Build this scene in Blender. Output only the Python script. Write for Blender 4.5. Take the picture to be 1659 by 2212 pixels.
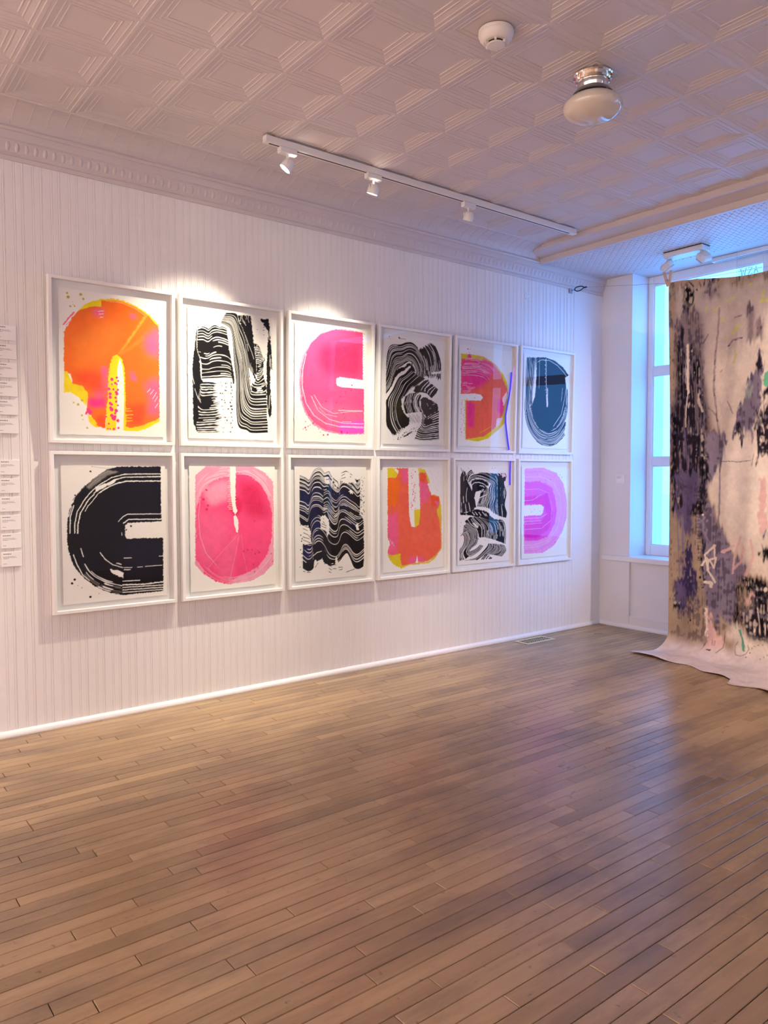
import bpy, bmesh, math, random
import numpy as np
from mathutils import Vector, Matrix, Quaternion

for o in list(bpy.data.objects): bpy.data.objects.remove(o, do_unlink=True)
SC = bpy.context.scene
COL = SC.collection
PI = math.pi

# =====================================================================
# camera, world, exposure
# =====================================================================
CAM_POS = (3.9425, -1.0017, 1.2369)
YAW, PITCH, ROLL = math.radians(52.158), math.radians(2.663), math.radians(-0.174)
F_PX = 1655.37
cam = bpy.data.cameras.new('camera'); cam_o = bpy.data.objects.new('camera', cam); COL.objects.link(cam_o)
cam.sensor_fit = 'VERTICAL'; cam.sensor_height = 36.0; cam.sensor_width = 27.0
cam.lens = F_PX/2212*36.0
cam.clip_start = 0.05; cam.clip_end = 200
_F = Vector((-math.cos(PITCH)*math.sin(YAW), math.cos(PITCH)*math.cos(YAW), -math.sin(PITCH)))
_R = Vector((math.cos(YAW), math.sin(YAW), 0)); _U = _R.cross(_F)
R2 = math.cos(ROLL)*_R+math.sin(ROLL)*_U; U2 = -math.sin(ROLL)*_R+math.cos(ROLL)*_U
cam_o.matrix_world = Matrix(((R2.x, U2.x, -_F.x, CAM_POS[0]), (R2.y, U2.y, -_F.y, CAM_POS[1]), (R2.z, U2.z, -_F.z, CAM_POS[2]), (0, 0, 0, 1)))
SC.camera = cam_o

SKY_COL, SKY_STR = (0.095, 0.37, 1.0), 5.2
world = bpy.data.worlds.new('overcast_sky'); SC.world = world; world.use_nodes = True
_bg = world.node_tree.nodes['Background']; _bg.inputs[0].default_value = (*SKY_COL, 1); _bg.inputs[1].default_value = SKY_STR

SC.view_settings.view_transform = 'Standard'; SC.view_settings.look = 'None'
SC.view_settings.gamma = 1.0; SC.view_settings.use_curve_mapping = False
SC.view_settings.exposure = 0.36

WARM = (1.0, 0.88, 0.68)       # lit track heads over the prints
ROOM_FILL = (1.0, 0.81, 0.75)       # unseen heads added for ambient fill
NEON_COL, NEON_STR = (0.30, 0.03, 1.0), 14.0
def spot_lamp(name, pos, target, watts, deg, blend, col, radius=.025):
    l = bpy.data.lights.new(name, 'SPOT'); l.energy = watts; l.spot_size = math.radians(deg); l.spot_blend = blend
    l.color = col; l.shadow_soft_size = radius
    o = bpy.data.objects.new(name, l); COL.objects.link(o); o.location = pos
    o.rotation_euler = (Vector(target)-Vector(pos)).to_track_quat('-Z', 'Y').to_euler()
    return o

# =====================================================================
# helpers
# =====================================================================
class MB:
    def __init__(s): s.v = []; s.f = []
    def add(s, vs, fs):
        b = len(s.v); s.v += [tuple(p) for p in vs]; s.f += [tuple(i+b for i in f) for f in fs]; return s
    def box(s, x0, x1, y0, y1, z0, z1, M=None):
        vs = [Vector((x, y, z)) for z in (z0, z1) for y in (y0, y1) for x in (x0, x1)]
        if M is not None: vs = [M @ p for p in vs]
        return s.add(vs, [(0, 2, 3, 1), (4, 5, 7, 6), (0, 1, 5, 4), (2, 6, 7, 3), (0, 4, 6, 2), (1, 3, 7, 5)])
    def bbox(s, x0, x1, y0, y1, z0, z1, b=.003, M=None):
        """box with chamfered edges"""
        bm = bmesh.new(); bmesh.ops.create_cube(bm, size=1)
        for p in bm.verts: p.co = Vector(((x0+x1)/2+p.co.x*(x1-x0), (y0+y1)/2+p.co.y*(y1-y0), (z0+z1)/2+p.co.z*(z1-z0)))
        bmesh.ops.bevel(bm, geom=list(bm.edges), offset=b, segments=1, affect='EDGES')
        return s.bm(bm, M)
    def bm(s, bm, M=None):
        bm.verts.ensure_lookup_table()
        vs = [(M @ p.co) if M is not None else p.co.copy() for p in bm.verts]
        fs = [tuple(p.index for p in f.verts) for f in bm.faces]; bm.free()
        return s.add(vs, fs)
    def lathe(s, prof, n=32, M=None, cap=True):
        """prof: (r, z) list, axis z"""
        vs = []; fs = []
        for r, z in prof:
            for i in range(n):
                a = 2*PI*i/n; p = Vector((r*math.cos(a), r*math.sin(a), z)); vs.append(M @ p if M is not None else p)
        for k in range(len(prof)-1):
            for i in range(n):
                j = (i+1) % n; fs.append((k*n+i, k*n+j, (k+1)*n+j, (k+1)*n+i))
        if cap:
            fs.append(tuple(range(n-1, -1, -1))); b = (len(prof)-1)*n; fs.append(tuple(range(b, b+n)))
        return s.add(vs, fs)
    def prism(s, prof, axis, a0, a1, caps=True):
        """extrude a closed 2D profile along an axis; the profile is in the two other axes in order"""
        def P(q, a):
            if axis == 'x': return (a, q[0], q[1])
            if axis == 'y': return (q[0], a, q[1])
            return (q[0], q[1], a)
        n = len(prof); vs = [P(q, a0) for q in prof]+[P(q, a1) for q in prof]
        fs = [(i, (i+1) % n, n+(i+1) % n, n+i) for i in range(n)]
        if caps: fs += [tuple(range(n-1, -1, -1)), tuple(range(n, 2*n))]
        return s.add(vs, fs)
    def tube(s, pts, r, n=8, closed=False):
        pts = [Vector(p) for p in pts]; m = len(pts); vs = []; fs = []
        up = None
        for i, p in enumerate(pts):
            a = pts[(i-1) % m] if (closed or i > 0) else p; b = pts[(i+1) % m] if (closed or i < m-1) else p
            t = (b-a).normalized()
            if up is None:
                up = t.orthogonal().normalized()
            else:
                up = (up-t*up.dot(t)).normalized()
            w = t.cross(up)
            for k in range(n):
                g = 2*PI*k/n; vs.append(p+(up*math.cos(g)+w*math.sin(g))*r)
        rng = range(m) if closed else range(m-1)
        for i in rng:
            j = (i+1) % m
            for k in range(n):
                l = (k+1) % n; fs.append((i*n+k, i*n+l, j*n+l, j*n+k))
        if not closed: fs += [tuple(range(n-1, -1, -1)), tuple(range((m-1)*n, m*n))]
        return s.add(vs, fs)
    def mesh(s, name):
        me = bpy.data.meshes.new(name); me.from_pydata(s.v, [], s.f); me.update()
        bm = bmesh.new(); bm.from_mesh(me); bmesh.ops.recalc_face_normals(bm, faces=bm.faces); bm.to_mesh(me); bm.free()
        return me
    def build(s, name, mat, parent=None, smooth=False):
        return link(name, s.mesh(name), mat, parent, smooth)
def link(name, me, mat, parent=None, smooth=False):
    if mat is not None and not me.materials: me.materials.append(mat)
    if smooth: smooth_by_angle(me)
    o = bpy.data.objects.new(name, me); COL.objects.link(o)
    if parent is not None: o.parent = parent
    return o
def smooth_by_angle(me, ang=40):
    me.shade_smooth() if hasattr(me, 'shade_smooth') else None
    try: me.set_sharp_from_angle(angle=math.radians(ang))
    except Exception: pass
def empty(name, loc):
    o = bpy.data.objects.new(name, None); COL.objects.link(o); o.location = loc; o.empty_display_size = .05; return o
def tag(o, label, cat, group=None):
    o['label'] = label; o['category'] = cat
    if group: o['group'] = group
    return o
def struct(o): o['kind'] = 'structure'; return o

# ---------------------------------------------------------------- materials
def newmat(name):
    m = bpy.data.materials.new(name); m.use_nodes = True; nt = m.node_tree
    return m, nt, nt.nodes['Principled BSDF']
def N(nt, t, **kw):
    n = nt.nodes.new(t)
    for k, v in kw.items(): setattr(n, k, v)
    return n
def srgb(r, g, b):
    f = lambda c: (c/255/12.92) if c/255 <= .04045 else ((c/255+.055)/1.055)**2.4
    return (f(r), f(g), f(b))
def paint(name, rgb, rough=.4, mottle=.04, scale=6., bump=.0, bscale=60., spec=.5, metal=0.):
    """painted / plain surface with a faint procedural mottle and relief"""
    m, nt, p = newmat(name); L = nt.links
    tc = N(nt, 'ShaderNodeNewGeometry'); nz = N(nt, 'ShaderNodeTexNoise'); nz.inputs['Scale'].default_value = scale; nz.inputs['Detail'].default_value = 4
    L.new(tc.outputs['Position'], nz.inputs['Vector'])
    mx = N(nt, 'ShaderNodeMix', data_type='RGBA'); c = Vector(rgb)
    mx.inputs['A'].default_value = (*(c*(1-mottle)), 1); mx.inputs['B'].default_value = (*[min(1, q*(1+mottle)) for q in rgb], 1)
    L.new(nz.outputs['Fac'], mx.inputs['Factor']); L.new(mx.outputs['Result'], p.inputs['Base Color'])
    p.inputs['Roughness'].default_value = rough; p.inputs['Metallic'].default_value = metal; p.inputs['Specular IOR Level'].default_value = spec
    if bump:
        n2 = N(nt, 'ShaderNodeTexNoise'); n2.inputs['Scale'].default_value = bscale; L.new(tc.outputs['Position'], n2.inputs['Vector'])
        b = N(nt, 'ShaderNodeBump'); b.inputs['Strength'].default_value = bump; b.inputs['Distance'].default_value = .002
        L.new(n2.outputs['Fac'], b.inputs['Height']); L.new(b.outputs['Normal'], p.inputs['Normal'])
    return m
def emit(name, col, strength):
    m, nt, p = newmat(name); p.inputs['Base Color'].default_value = (*col, 1)
    p.inputs['Emission Color'].default_value = (*col, 1); p.inputs['Emission Strength'].default_value = strength
    return m
def glass_mat(name, ior=1.47):
    m = bpy.data.materials.new(name); m.use_nodes = True; nt = m.node_tree; nt.nodes.clear(); L = nt.links
    out = N(nt, 'ShaderNodeOutputMaterial'); mix = N(nt, 'ShaderNodeMixShader'); g = N(nt, 'ShaderNodeNewGeometry')
    dt = N(nt, 'ShaderNodeVectorMath', operation='DOT_PRODUCT'); L.new(g.outputs['Normal'], dt.inputs[0]); L.new(g.outputs['Incoming'], dt.inputs[1])
    ab = N(nt, 'ShaderNodeMath', operation='ABSOLUTE'); L.new(dt.outputs['Value'], ab.inputs[0])
    om = N(nt, 'ShaderNodeMath', operation='SUBTRACT'); om.inputs[0].default_value = 1.; L.new(ab.outputs[0], om.inputs[1])
    pw = N(nt, 'ShaderNodeMath', operation='POWER'); pw.inputs[1].default_value = 5.; L.new(om.outputs[0], pw.inputs[0])
    r0 = ((ior-1)/(ior+1))**2
    fr = N(nt, 'ShaderNodeMath', operation='MULTIPLY_ADD'); fr.inputs[1].default_value = 1-r0; fr.inputs[2].default_value = r0; L.new(pw.outputs[0], fr.inputs[0])
    tr = N(nt, 'ShaderNodeBsdfTransparent'); gl = N(nt, 'ShaderNodeBsdfGlossy'); gl.inputs['Roughness'].default_value = .0
    tr.inputs[0].default_value = (.97, .985, .98, 1)
    L.new(fr.outputs[0], mix.inputs[0]); L.new(tr.outputs[0], mix.inputs[1]); L.new(gl.outputs[0], mix.inputs[2]); L.new(mix.outputs[0], out.inputs[0])
    return m
def film_mat(name, rgb, opacity):
    m = bpy.data.materials.new(name); m.use_nodes = True; nt = m.node_tree; L = nt.links; p = nt.nodes['Principled BSDF']
    nz = N(nt, 'ShaderNodeTexNoise'); nz.inputs['Scale'].default_value = 30; mx = N(nt, 'ShaderNodeMix', data_type='RGBA'); mx.inputs['A'].default_value = (*rgb, 1); mx.inputs['B'].default_value = (*[c*.93 for c in rgb], 1)
    L.new(nz.outputs['Fac'], mx.inputs['Factor']); L.new(mx.outputs['Result'], p.inputs['Base Color']); p.inputs['Roughness'].default_value = .6; p.inputs['Alpha'].default_value = opacity
    return m
def attr_mat(name, rough=.85, bump=.15, bscale=260.):
    m, nt, p = newmat(name); L = nt.links
    a = N(nt, 'ShaderNodeAttribute'); a.attribute_name = 'ink'; L.new(a.outputs['Color'], p.inputs['Base Color'])
    p.inputs['Roughness'].default_value = rough; p.inputs['Specular IOR Level'].default_value = .2
    g = N(nt, 'ShaderNodeNewGeometry'); n2 = N(nt, 'ShaderNodeTexNoise'); n2.inputs['Scale'].default_value = bscale; L.new(g.outputs['Position'], n2.inputs['Vector'])
    b = N(nt, 'ShaderNodeBump'); b.inputs['Strength'].default_value = bump; b.inputs['Distance'].default_value = .0006
    L.new(n2.outputs['Fac'], b.inputs['Height']); L.new(b.outputs['Normal'], p.inputs['Normal'])
    return m
def wood_floor_mat():
    m, nt, p = newmat('worn_maple_boards'); L = nt.links
    g = N(nt, 'ShaderNodeNewGeometry'); oi = N(nt, 'ShaderNodeObjectInfo'); at = N(nt, 'ShaderNodeAttribute'); at.attribute_name = 'rnd'
    add = N(nt, 'ShaderNodeMath', operation='ADD'); L.new(at.outputs['Fac'], add.inputs[0]); L.new(oi.outputs['Random'], add.inputs[1])
    fr = N(nt, 'ShaderNodeMath', operation='FRACT'); L.new(add.outputs[0], fr.inputs[0])
    sh = N(nt, 'ShaderNodeVectorMath', operation='SCALE'); sh.inputs[0].default_value = (7.3, 3.1, 5.7); L.new(fr.outputs[0], sh.inputs['Scale'])
    pos = N(nt, 'ShaderNodeVectorMath', operation='ADD'); L.new(g.outputs['Position'], pos.inputs[0]); L.new(sh.outputs[0], pos.inputs[1])
    mp = N(nt, 'ShaderNodeMapping'); mp.inputs['Scale'].default_value = (34, 2.6, 1); L.new(pos.outputs[0], mp.inputs['Vector'])
    gr = N(nt, 'ShaderNodeTexNoise'); gr.inputs['Scale'].default_value = 1.0; gr.inputs['Detail'].default_value = 6; gr.inputs['Roughness'].default_value = .6; gr.inputs['Distortion'].default_value = .6; L.new(mp.outputs[0], gr.inputs['Vector'])
    cr = N(nt, 'ShaderNodeValToRGB'); e = cr.color_ramp.elements
    e[0].position = .0; e[0].color = (*srgb(121, 97, 69), 1); e[1].position = 1.; e[1].color = (*srgb(189, 159, 119), 1)
    q = cr.color_ramp.elements.new(.5); q.color = (*srgb(161, 131, 94), 1)
    # board to board tone
    t1 = N(nt, 'ShaderNodeMath', operation='MULTIPLY_ADD'); t1.inputs[1].default_value = .48; t1.inputs[2].default_value = -.02; L.new(fr.outputs[0], t1.inputs[0])
    t2 = N(nt, 'ShaderNodeMath', operation='MULTIPLY_ADD'); t2.inputs[1].default_value = .65; L.new(gr.outputs['Fac'], t2.inputs[0]); L.new(t1.outputs[0], t2.inputs[2])
    L.new(t2.outputs[0], cr.inputs[0])
    # worn, darkened patches with their own shape
    mp2 = N(nt, 'ShaderNodeMapping'); mp2.inputs['Scale'].default_value = (3.4, 1.1, 1); L.new(g.outputs['Position'], mp2.inputs['Vector'])
    st = N(nt, 'ShaderNodeTexNoise'); st.inputs['Scale'].default_value = 1.5; st.inputs['Detail'].default_value = 7; st.inputs['Roughness'].default_value = .68; L.new(mp2.outputs[0], st.inputs['Vector'])
    sr = N(nt, 'ShaderNodeMapRange'); sr.inputs['From Min'].default_value = .46; sr.inputs['From Max'].default_value = .78; L.new(st.outputs['Fac'], sr.inputs['Value'])
    sm = N(nt, 'ShaderNodeMath', operation='MULTIPLY'); sm.inputs[1].default_value = .85; L.new(sr.outputs[0], sm.inputs[0])
    mx = N(nt, 'ShaderNodeMix', data_type='RGBA'); mx.inputs['B'].default_value = (*srgb(92, 77, 71), 1); L.new(sm.outputs[0], mx.inputs['Factor']); L.new(cr.outputs[0], mx.inputs['A'])
    # small dark specks and knots
    vo = N(nt, 'ShaderNodeTexNoise'); vo.inputs['Scale'].default_value = 38; vo.inputs['Detail'].default_value = 2; L.new(pos.outputs[0], vo.inputs['Vector'])
    vr = N(nt, 'ShaderNodeMapRange'); vr.inputs['From Min'].default_value = .70; vr.inputs['From Max'].default_value = .80; L.new(vo.outputs['Fac'], vr.inputs['Value'])
    vm = N(nt, 'ShaderNodeMath', operation='MULTIPLY'); vm.inputs[1].default_value = .6; L.new(vr.outputs[0], vm.inputs[0])
    m2 = N(nt, 'ShaderNodeMix', data_type='RGBA'); m2.inputs['B'].default_value = (*srgb(70, 44, 30), 1); L.new(vm.outputs[0], m2.inputs['Factor']); L.new(mx.outputs['Result'], m2.inputs['A'])
    L.new(m2.outputs['Result'], p.inputs['Base Color'])
    rr = N(nt, 'ShaderNodeMapRange'); rr.inputs['To Min'].default_value = .20; rr.inputs['To Max'].default_value = .42; L.new(st.outputs['Fac'], rr.inputs['Value']); L.new(rr.outputs[0], p.inputs['Roughness'])
    p.inputs['Specular IOR Level'].default_value = .75
    bp = N(nt, 'ShaderNodeBump'); bp.inputs['Strength'].default_value = .12; bp.inputs['Distance'].default_value = .002; L.new(gr.outputs['Fac'], bp.inputs['Height']); L.new(bp.outputs['Normal'], p.inputs['Normal'])
    return m

MT = dict(
    wall=paint('satin_white_paint', (.845, .825, .815), .34, .02, 3., .05, 40.),
    trim=paint('gloss_white_trim_paint', (.86, .85, .845), .28, .02, 5.),
    tin=paint('painted_tin', (.635, .572, .562), .42, .03, 4., .06, 30.),
    plaster=paint('white_plaster', (.82, .80, .795), .55, .03, 5., .1, 50.),
    frame=paint('white_lacquer', (.86, .85, .83), .35, .01, 8.),
    board=paint('white_backing_board', (.87, .86, .84), .8, .01, 30.),
    card=paint('white_card', (.90, .895, .89), .7, .01, 50.),
    print_grey=paint('grey_print', (.18, .17, .18), .8, .05, 80.),
    sub=paint('dark_subfloor', (.028, .018, .012), .9, .1, 20.),
    white_metal=paint('white_powder_coat', (.80, .79, .78), .35, .01, 20.),
    slot=paint('dark_slot', (.03, .026, .025), .6, .05, 30.),
    chrome=paint('chrome', (.78, .77, .76), .08, .02, 10., metal=1.),
    steel=paint('dull_steel', (.42, .42, .44), .35, .06, 60., metal=1.),
    opal=paint('opal_glass', (.66, .60, .52), .06, .015, 6., spec=.9),
    plastic=paint('ivory_plastic', (.78, .74, .69), .4, .01, 10.),
    lens_off=paint('unlit_lens', (.70, .60, .46), .25, .03, 40.),
    pine=paint('clothespin_wood', srgb(214, 176, 140), .65, .1, 120.),
    bronze=paint('vent_metal', srgb(206, 202, 178), .4, .08, 60.),
    ground=paint('pale_pavement', (.86, .87, .88), .9, .08, 1.5),
    violet=paint('violet_reflection', (.10, .004, .95), .3, .02, 90.),
    blue_mark=paint('faint_blue_mark', (.30, .55, .80), .6, .05, 60.),
    wood=wood_floor_mat(),
    paper=attr_mat('inked_rag_paper', .9, .0),
    cloth=attr_mat('painted_cotton_canvas', .9, .5, 420.),
    glass=glass_mat('clear_glazing'),
    lens_on=emit('lit_lens', (1.0, .86, .68), 28.),
    neon=emit('violet_neon', NEON_COL, NEON_STR),
    acrylic=paint('clear_grey_cable', (.45, .45, .47), .4, .03, 60., metal=.8),
)

# =====================================================================
# setting: dimensions
# =====================================================================
XR, YB, YW = 6.4, -4.3, 4.346          # right wall, back wall, window wall
HT, HS = 2.919, 2.839                  # tile field, lower border by the window
YS, YT = 3.530, 3.404                  # front of the lower border, end of the tile field
XT, PT = .195, .302                    # edge of the tile field on the left, tile pitch
XJ, YG = .288, 4.564                   # window jamb, window plane
HC = 2.712                             # underside of the cornice

# ---- left wall of beaded boards
wl = struct(MB().box(-.16, -.012, YB-.1, 4.75, -.1, 3.3).build('wall_left', MT['wall']))
BW = .083
def bead_profile():
    pts = [(-.012, 0.), (-.012, BW)]
    front = []
    def bead(c, r=.0042):
        front.append((c-r-.0022, 0.)); front.append((c-r-.0008, -.0020)); front.append((c-r+.0006, -.0016))
        for a in (150, 110, 70, 30): front.append((c+r*math.cos(math.radians(a)), -.0016+r*.42*math.sin(math.radians(a))))
        front.append((c+r-.0006, -.0016)); front.append((c+r+.0008, -.0020)); front.append((c+r+.0022, 0.))
    front.append((0., -.0015)); front.append((.0010, 0.)); bead(BW*.5); bead(BW-.0068); front.append((BW-.0003, -.0015))
    prof = [(x, y) for y, x in front]                      # (x, y)
    return [(-.012, BW-.0003)]+[(-.012, 0.)]+prof
board_me = MB().prism(bead_profile(), 'z', 0.0, HC+.03).mesh('beaded_board'); board_me.materials.append(MT['wall'])
y = 3.985
k = 0
while y > -1.6:
    o = bpy.data.objects.new('beaded_board', board_me); COL.objects.link(o); o.location = (0, y-BW, .0); o.parent = wl
    y -= BW; k += 1
MB().box(-.012, 0., YB, y, 0, HC+.03).build('plain_panel', MT['wall'], wl)
MB().box(-.012, .001, 3.985, YW, 0, HC+.03).build('corner_panel', MT['wall'], wl)

# ---- cornice on the left wall
cp = [(0, HC), (.010, HC), (.012, HC+.018), (.007, HC+.022), (.007, HC+.026), (.016, HC+.036), (.026, HC+.058), (.030, HC+.078), (.030, HC+.084), (.041, HC+.088), (.044, HS-.012), (.044, HS), (0, HS)]
t1 = struct(MB().prism(cp, 'y', YB, YW).build('trim_1', MT['tin']))
dm = MB()
bm = bmesh.new(); bmesh.ops.create_uvsphere(bm, u_segments=8, v_segments=6, radius=1)
dm.bm(bm, Matrix.Diagonal((.010, .013, .023, 1))); dent = dm.mesh('egg_moulding'); dent.materials.append(MT['tin']); smooth_by_angle(dent, 80)
y = YW-.03
while y > -.75:
    o = bpy.data.objects.new('egg_moulding', dent); COL.objects.link(o); o.location = (.019, y, HC+.056); o.rotation_euler.y = .42; o.parent = t1; y -= .041
# beads along the cornice top and the tile field edges
def bead_run(a, b, r, mat, parent=None, name='trim'):
    return MB().tube([a, b], r, 10).build(name, mat, parent, True)
struct(bead_run((.046, YB, HS+.004), (.046, YS+.01, HS+.004), .011, MT['tin'], None, 'trim_2'))

# ---- ceiling: slab, tile field, coves, lower border
ceil = struct(MB().box(-.16, XR+.1, YB-.1, 4.9, HT+.06, HT+.2).build('ceiling', MT['tin']))
def tile_mesh(n):
    # (inset from the edge, height above the field level)
    rings = [(0, -0.00198), (0.007, -0.00198), (0.0095, 0.00000), (0.02, 0.00074), (0.0215, -0.00074), (0.0245, -0.00074), (0.027, 0.00099), (0.047, 0.00446), (0.0485, 0.00322), (0.0525, 0.00322), (0.0545, 0.00521), (0.066, 0.00620), (0.0675, 0.00471), (0.071, 0.00471), (0.0735, 0.00694), (0.085, 0.00769)]
    mb = MB(); vs = []
    for i, z in rings: vs += [(i, i, z), (PT-i, i, z), (PT-i, PT-i, z), (i, PT-i, z)]
    fs = []
    for r in range(len(rings)-1):
        for q in range(4):
            w = (q+1) % 4; fs.append((r*4+q, r*4+w, r*4+4+w, r*4+4+q))
    b = (len(rings)-1)*4; fs.append((b, b+1, b+2, b+3)); mb.add(vs, fs)
    me = bpy.data.meshes.new(n); me.from_pydata(mb.v, [], mb.f); me.flip_normals(); me.update(); me.materials.append(MT['tin'])
    return me
tme = tile_mesh('pressed_tin_tile')
for i in range(21):
    for j in range(25):
        x = XT+i*PT; yy = YT-(j+1)*PT
        if x > XR or yy < YB-.3: continue
        o = bpy.data.objects.new('pressed_tin_tile', tme); COL.objects.link(o); o.location = (x, yy, HT); o.parent = ceil
# cove panels along the left wall
cv = MB(); n = 7; W0 = .0765
arc = [(.046+(XT-.046)*(1-math.cos(PI/2*t/n)), HS+(HT-HS)*math.sin(PI/2*t/n)) for t in range(n+1)]
vs = []
for (x, z) in arc: vs += [(x, 0, z), (x, .0012, z+.0018), (x, W0-.0012, z+.0018), (x, W0, z)]
fs = []
for t in range(n):
    for q in range(3): fs.append((t*4+q, t*4+q+1, t*4+5+q, t*4+4+q))
cme = bpy.data.meshes.new('cove_panel'); cme.from_pydata(vs, [], fs); cme.update(); cme.materials.append(MT['tin'])
y = YS
while y > -1.2:
    o = bpy.data.objects.new('cove_panel', cme); COL.objects.link(o); o.location = (0, y-W0, 0); o.parent = ceil; y -= W0
MB().prism([(.046, HS), (.046, HS+.01), (XT, HT+.012), (XT, HT)], 'y', YB, y).build('cove_run', MT['tin'], ceil)
bead_run((XT+.002, YB, HT+.001), (XT+.002, YT, HT+.001), .007, MT['tin'], ceil, 'edge_bead')
# cove along the lower border by the window, with its two square mouldings
MB().prism([(YT-.004, 2.890), (YS-.014, 2.866), (YS-.014, HT+.05), (YT-.004, HT+.05)], 'x', .05, XR).build('border_band', MT['tin'], ceil)
MB().bbox(XT-.01, XR, YT-.032, YT-.002, 2.884, HT+.02, .004).build('tile_edge_moulding', MT['tin'], ceil)
MB().bbox(.046, XR, YS-.018, YS+.010, HS-.014, HS+.05, .004).build('border_edge_moulding', MT['tin'], ceil)
so = MB().box(0, XR, YS, YG+.2, HS, HS+.15).build('ceiling_border', MT['tin'], ceil)
# small pressed pattern of the border
rel = MB(); P2 = .030
nx, ny = int((XR-.1)/P2), int((YW-.02-YS-.03)/P2)
for i in range(nx):
    for j in range(ny):
        x = .07+i*P2; yy = YS+.035+j*P2
        a, b = (.0125, .006) if (i+j) % 2 else (.006, .0125)
        rel.add([(x-a, yy-b, HS), (x+a, yy-b, HS), (x+a, yy+b, HS), (x-a, yy+b, HS), (x, yy, HS-.0045)], [(0, 4, 1), (1, 4, 2), (2, 4, 3), (3, 4, 0)])
ro = rel.build('pressed_pattern', MT['tin'], so); ro['kind'] = 'stuff'

# ---- window wall: pier, apron with a sunk panel, sill, reveal
ww = struct(MB().box(0, XJ, YW, 4.80, -.1, HS+.1).build('wall_window', MT['plaster']))
MB().box(XJ, XR, YW+.022, 4.80, -.1, .56).build('apron_panel', MT['plaster'], ww)
MB().bbox(XJ, XR, YW, YW+.03, .0, .100, .004).build('bottom_rail', MT['plaster'], ww)
MB().box(4.95, XR, YW, 4.8, .0, HS+.1).build('end_pier', MT['plaster'], ww)
for x in (1.27, 2.35, 3.43, 4.51): MB().bbox(x-.05, x+.05, YW, YW+.03, .095, .56, .003).build('stile', MT['plaster'], ww)
struct(MB().bbox(.036, XR-.02, YW-.028, YG+.03, .541, .584, .005).build('trim_3', MT['trim']))   # sill
# ---- other walls
struct(MB().box(XR, XR+.12, YB-.1, 4.9, -.1, 3.2).build('wall_right', MT['wall']))
struct(MB().box(-.1, XR+.1, YB-.12, YB, -.1, 3.2).build('wall_back', MT['wall']))
# ---- baseboards: small rounded shoe
q = [(0, 0), (.020, 0), (.0215, .004), (.021, .012), (.018, .020), (.012, .027), (.004, .030), (0, .030)]
struct(MB().prism(q, 'y', YB, YW).build('baseboard_left', MT['trim'], None, True))
q2 = [(YW-a, b) for a, b in q]
struct(MB().prism(q2, 'x', 0.0, XR).build('baseboard_window', MT['trim'], None, True))

# ---- windows: three stacked panes per unit
def window(n, x0, x1):
    w = struct(empty('window_%d' % n, (x0, YG, .584)))
    inv = Matrix.Translation((-x0, -YG, -.584))
    zz = [(.584, .670), (1.315, 1.385), (2.045, 2.115), (2.768, HS)]
    def part(name, *b):
        mb = MB(); mb.bbox(*b, .004, inv); return mb.build(name, MT['trim'], w)
    st = .047
    part('stile', x0, x0+st, YG, YG+.05, .584, HS); part('stile', x1-st, x1, YG, YG+.05, .584, HS)
    for a, b in zz: part('rail', x0+st, x1-st, YG+.002, YG+.05, a, b)
    for i in range(3):
        a, b = zz[i][1], zz[i+1][0]
        MB().add([inv @ Vector((x0+st, YG+.03, a)), inv @ Vector((x1-st, YG+.03, a)), inv @ Vector((x1-st, YG+.03, b)), inv @ Vector((x0+st, YG+.03, b))], [(0, 1, 2, 3)]).build('pane', MT['glass'], w)
        # glazing bead round each pane
        mb = MB(); e = .007
        mb.box(x0+st, x0+st+e, YG+.012, YG+.029, a, b, inv); mb.box(x1-st-e, x1-st, YG+.012, YG+.029, a, b, inv)
        mb.box(x0+st+e, x1-st-e, YG+.012, YG+.029, a, a+e, inv); mb.box(x0+st+e, x1-st-e, YG+.012, YG+.029, b-e, b, inv)
        mb.build('glazing_bead', MT['trim'], w)
    return w
x0 = XJ
for i in range(4):
    window(i+1, x0, x0+.974)
    if i < 3: struct(MB().bbox(x0+.974, x0+1.094, YG-.03, YG+.06, .584, HS, .004).build('trim_%d' % (6+i), MT['trim']))
    x0 += 1.094
struct(MB().box(x0-.12, 4.96, YG-.03, YG+.2, .5, HS+.05).build('trim_9', MT['trim']))
# ---- outside
struct(MB().box(-30, 40, 4.85, 80, -.35, -.25).build('ground_outside', MT['ground']))

# ---- floor
PITCHF, PH = .0535, -.0140
JOINTS = {15:[0.03,1.61],19:[-0.36,0.24,1.9],18:[-0.09,1.05,3.17],20:[0.05,1.21],22:[0.23,1.82],21:[0.35,1.03],24:[0.25,0.56,2.94],25:[0.03,-0.28,2.79],28:[-0.16,2.31],31:[-0.09,2.27],30:[0.03,1.16,2.71],32:[-0.02,0.55,1.78],29:[-0.51,0.89,1.95],33:[-0.24,1.09],34:[-0.43,0.81,2.48],35:[-0.34,0.62,1.87],36:[-0.07,0.31,1.12],38:[-0.33,0.98,1.8],40:[-0.47,0.57,2.48],42:[-0.12],45:[-0.22,1.2],17:[0.34,0.94],8:[-0.22,0.53],27:[0.54],37:[0.64,2.95,1.47],41:[0.29],43:[0.38],44:[0.14,0.93],39:[0.09,0.86,1.21,2.26],48:[0.21,1.9,1.16],46:[0.97],47:[0.69],53:[0.78],56:[0.55],49:[1.78],3:[-0.0],4:[-0.21],5:[0.13],7:[0.71],11:[0.31,1.15],12:[0.44,2.11],14:[0.45],16:[0.48,2.61],10:[0.92],13:[0.78],26:[1.03],23:[0.91,3.04],9:[1.66],6:[1.32]}
floor = struct(MB().box(-.1, XR+.1, YB-.1, 4.8, -.12, -.0165).build('floor', MT['sub']))
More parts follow.
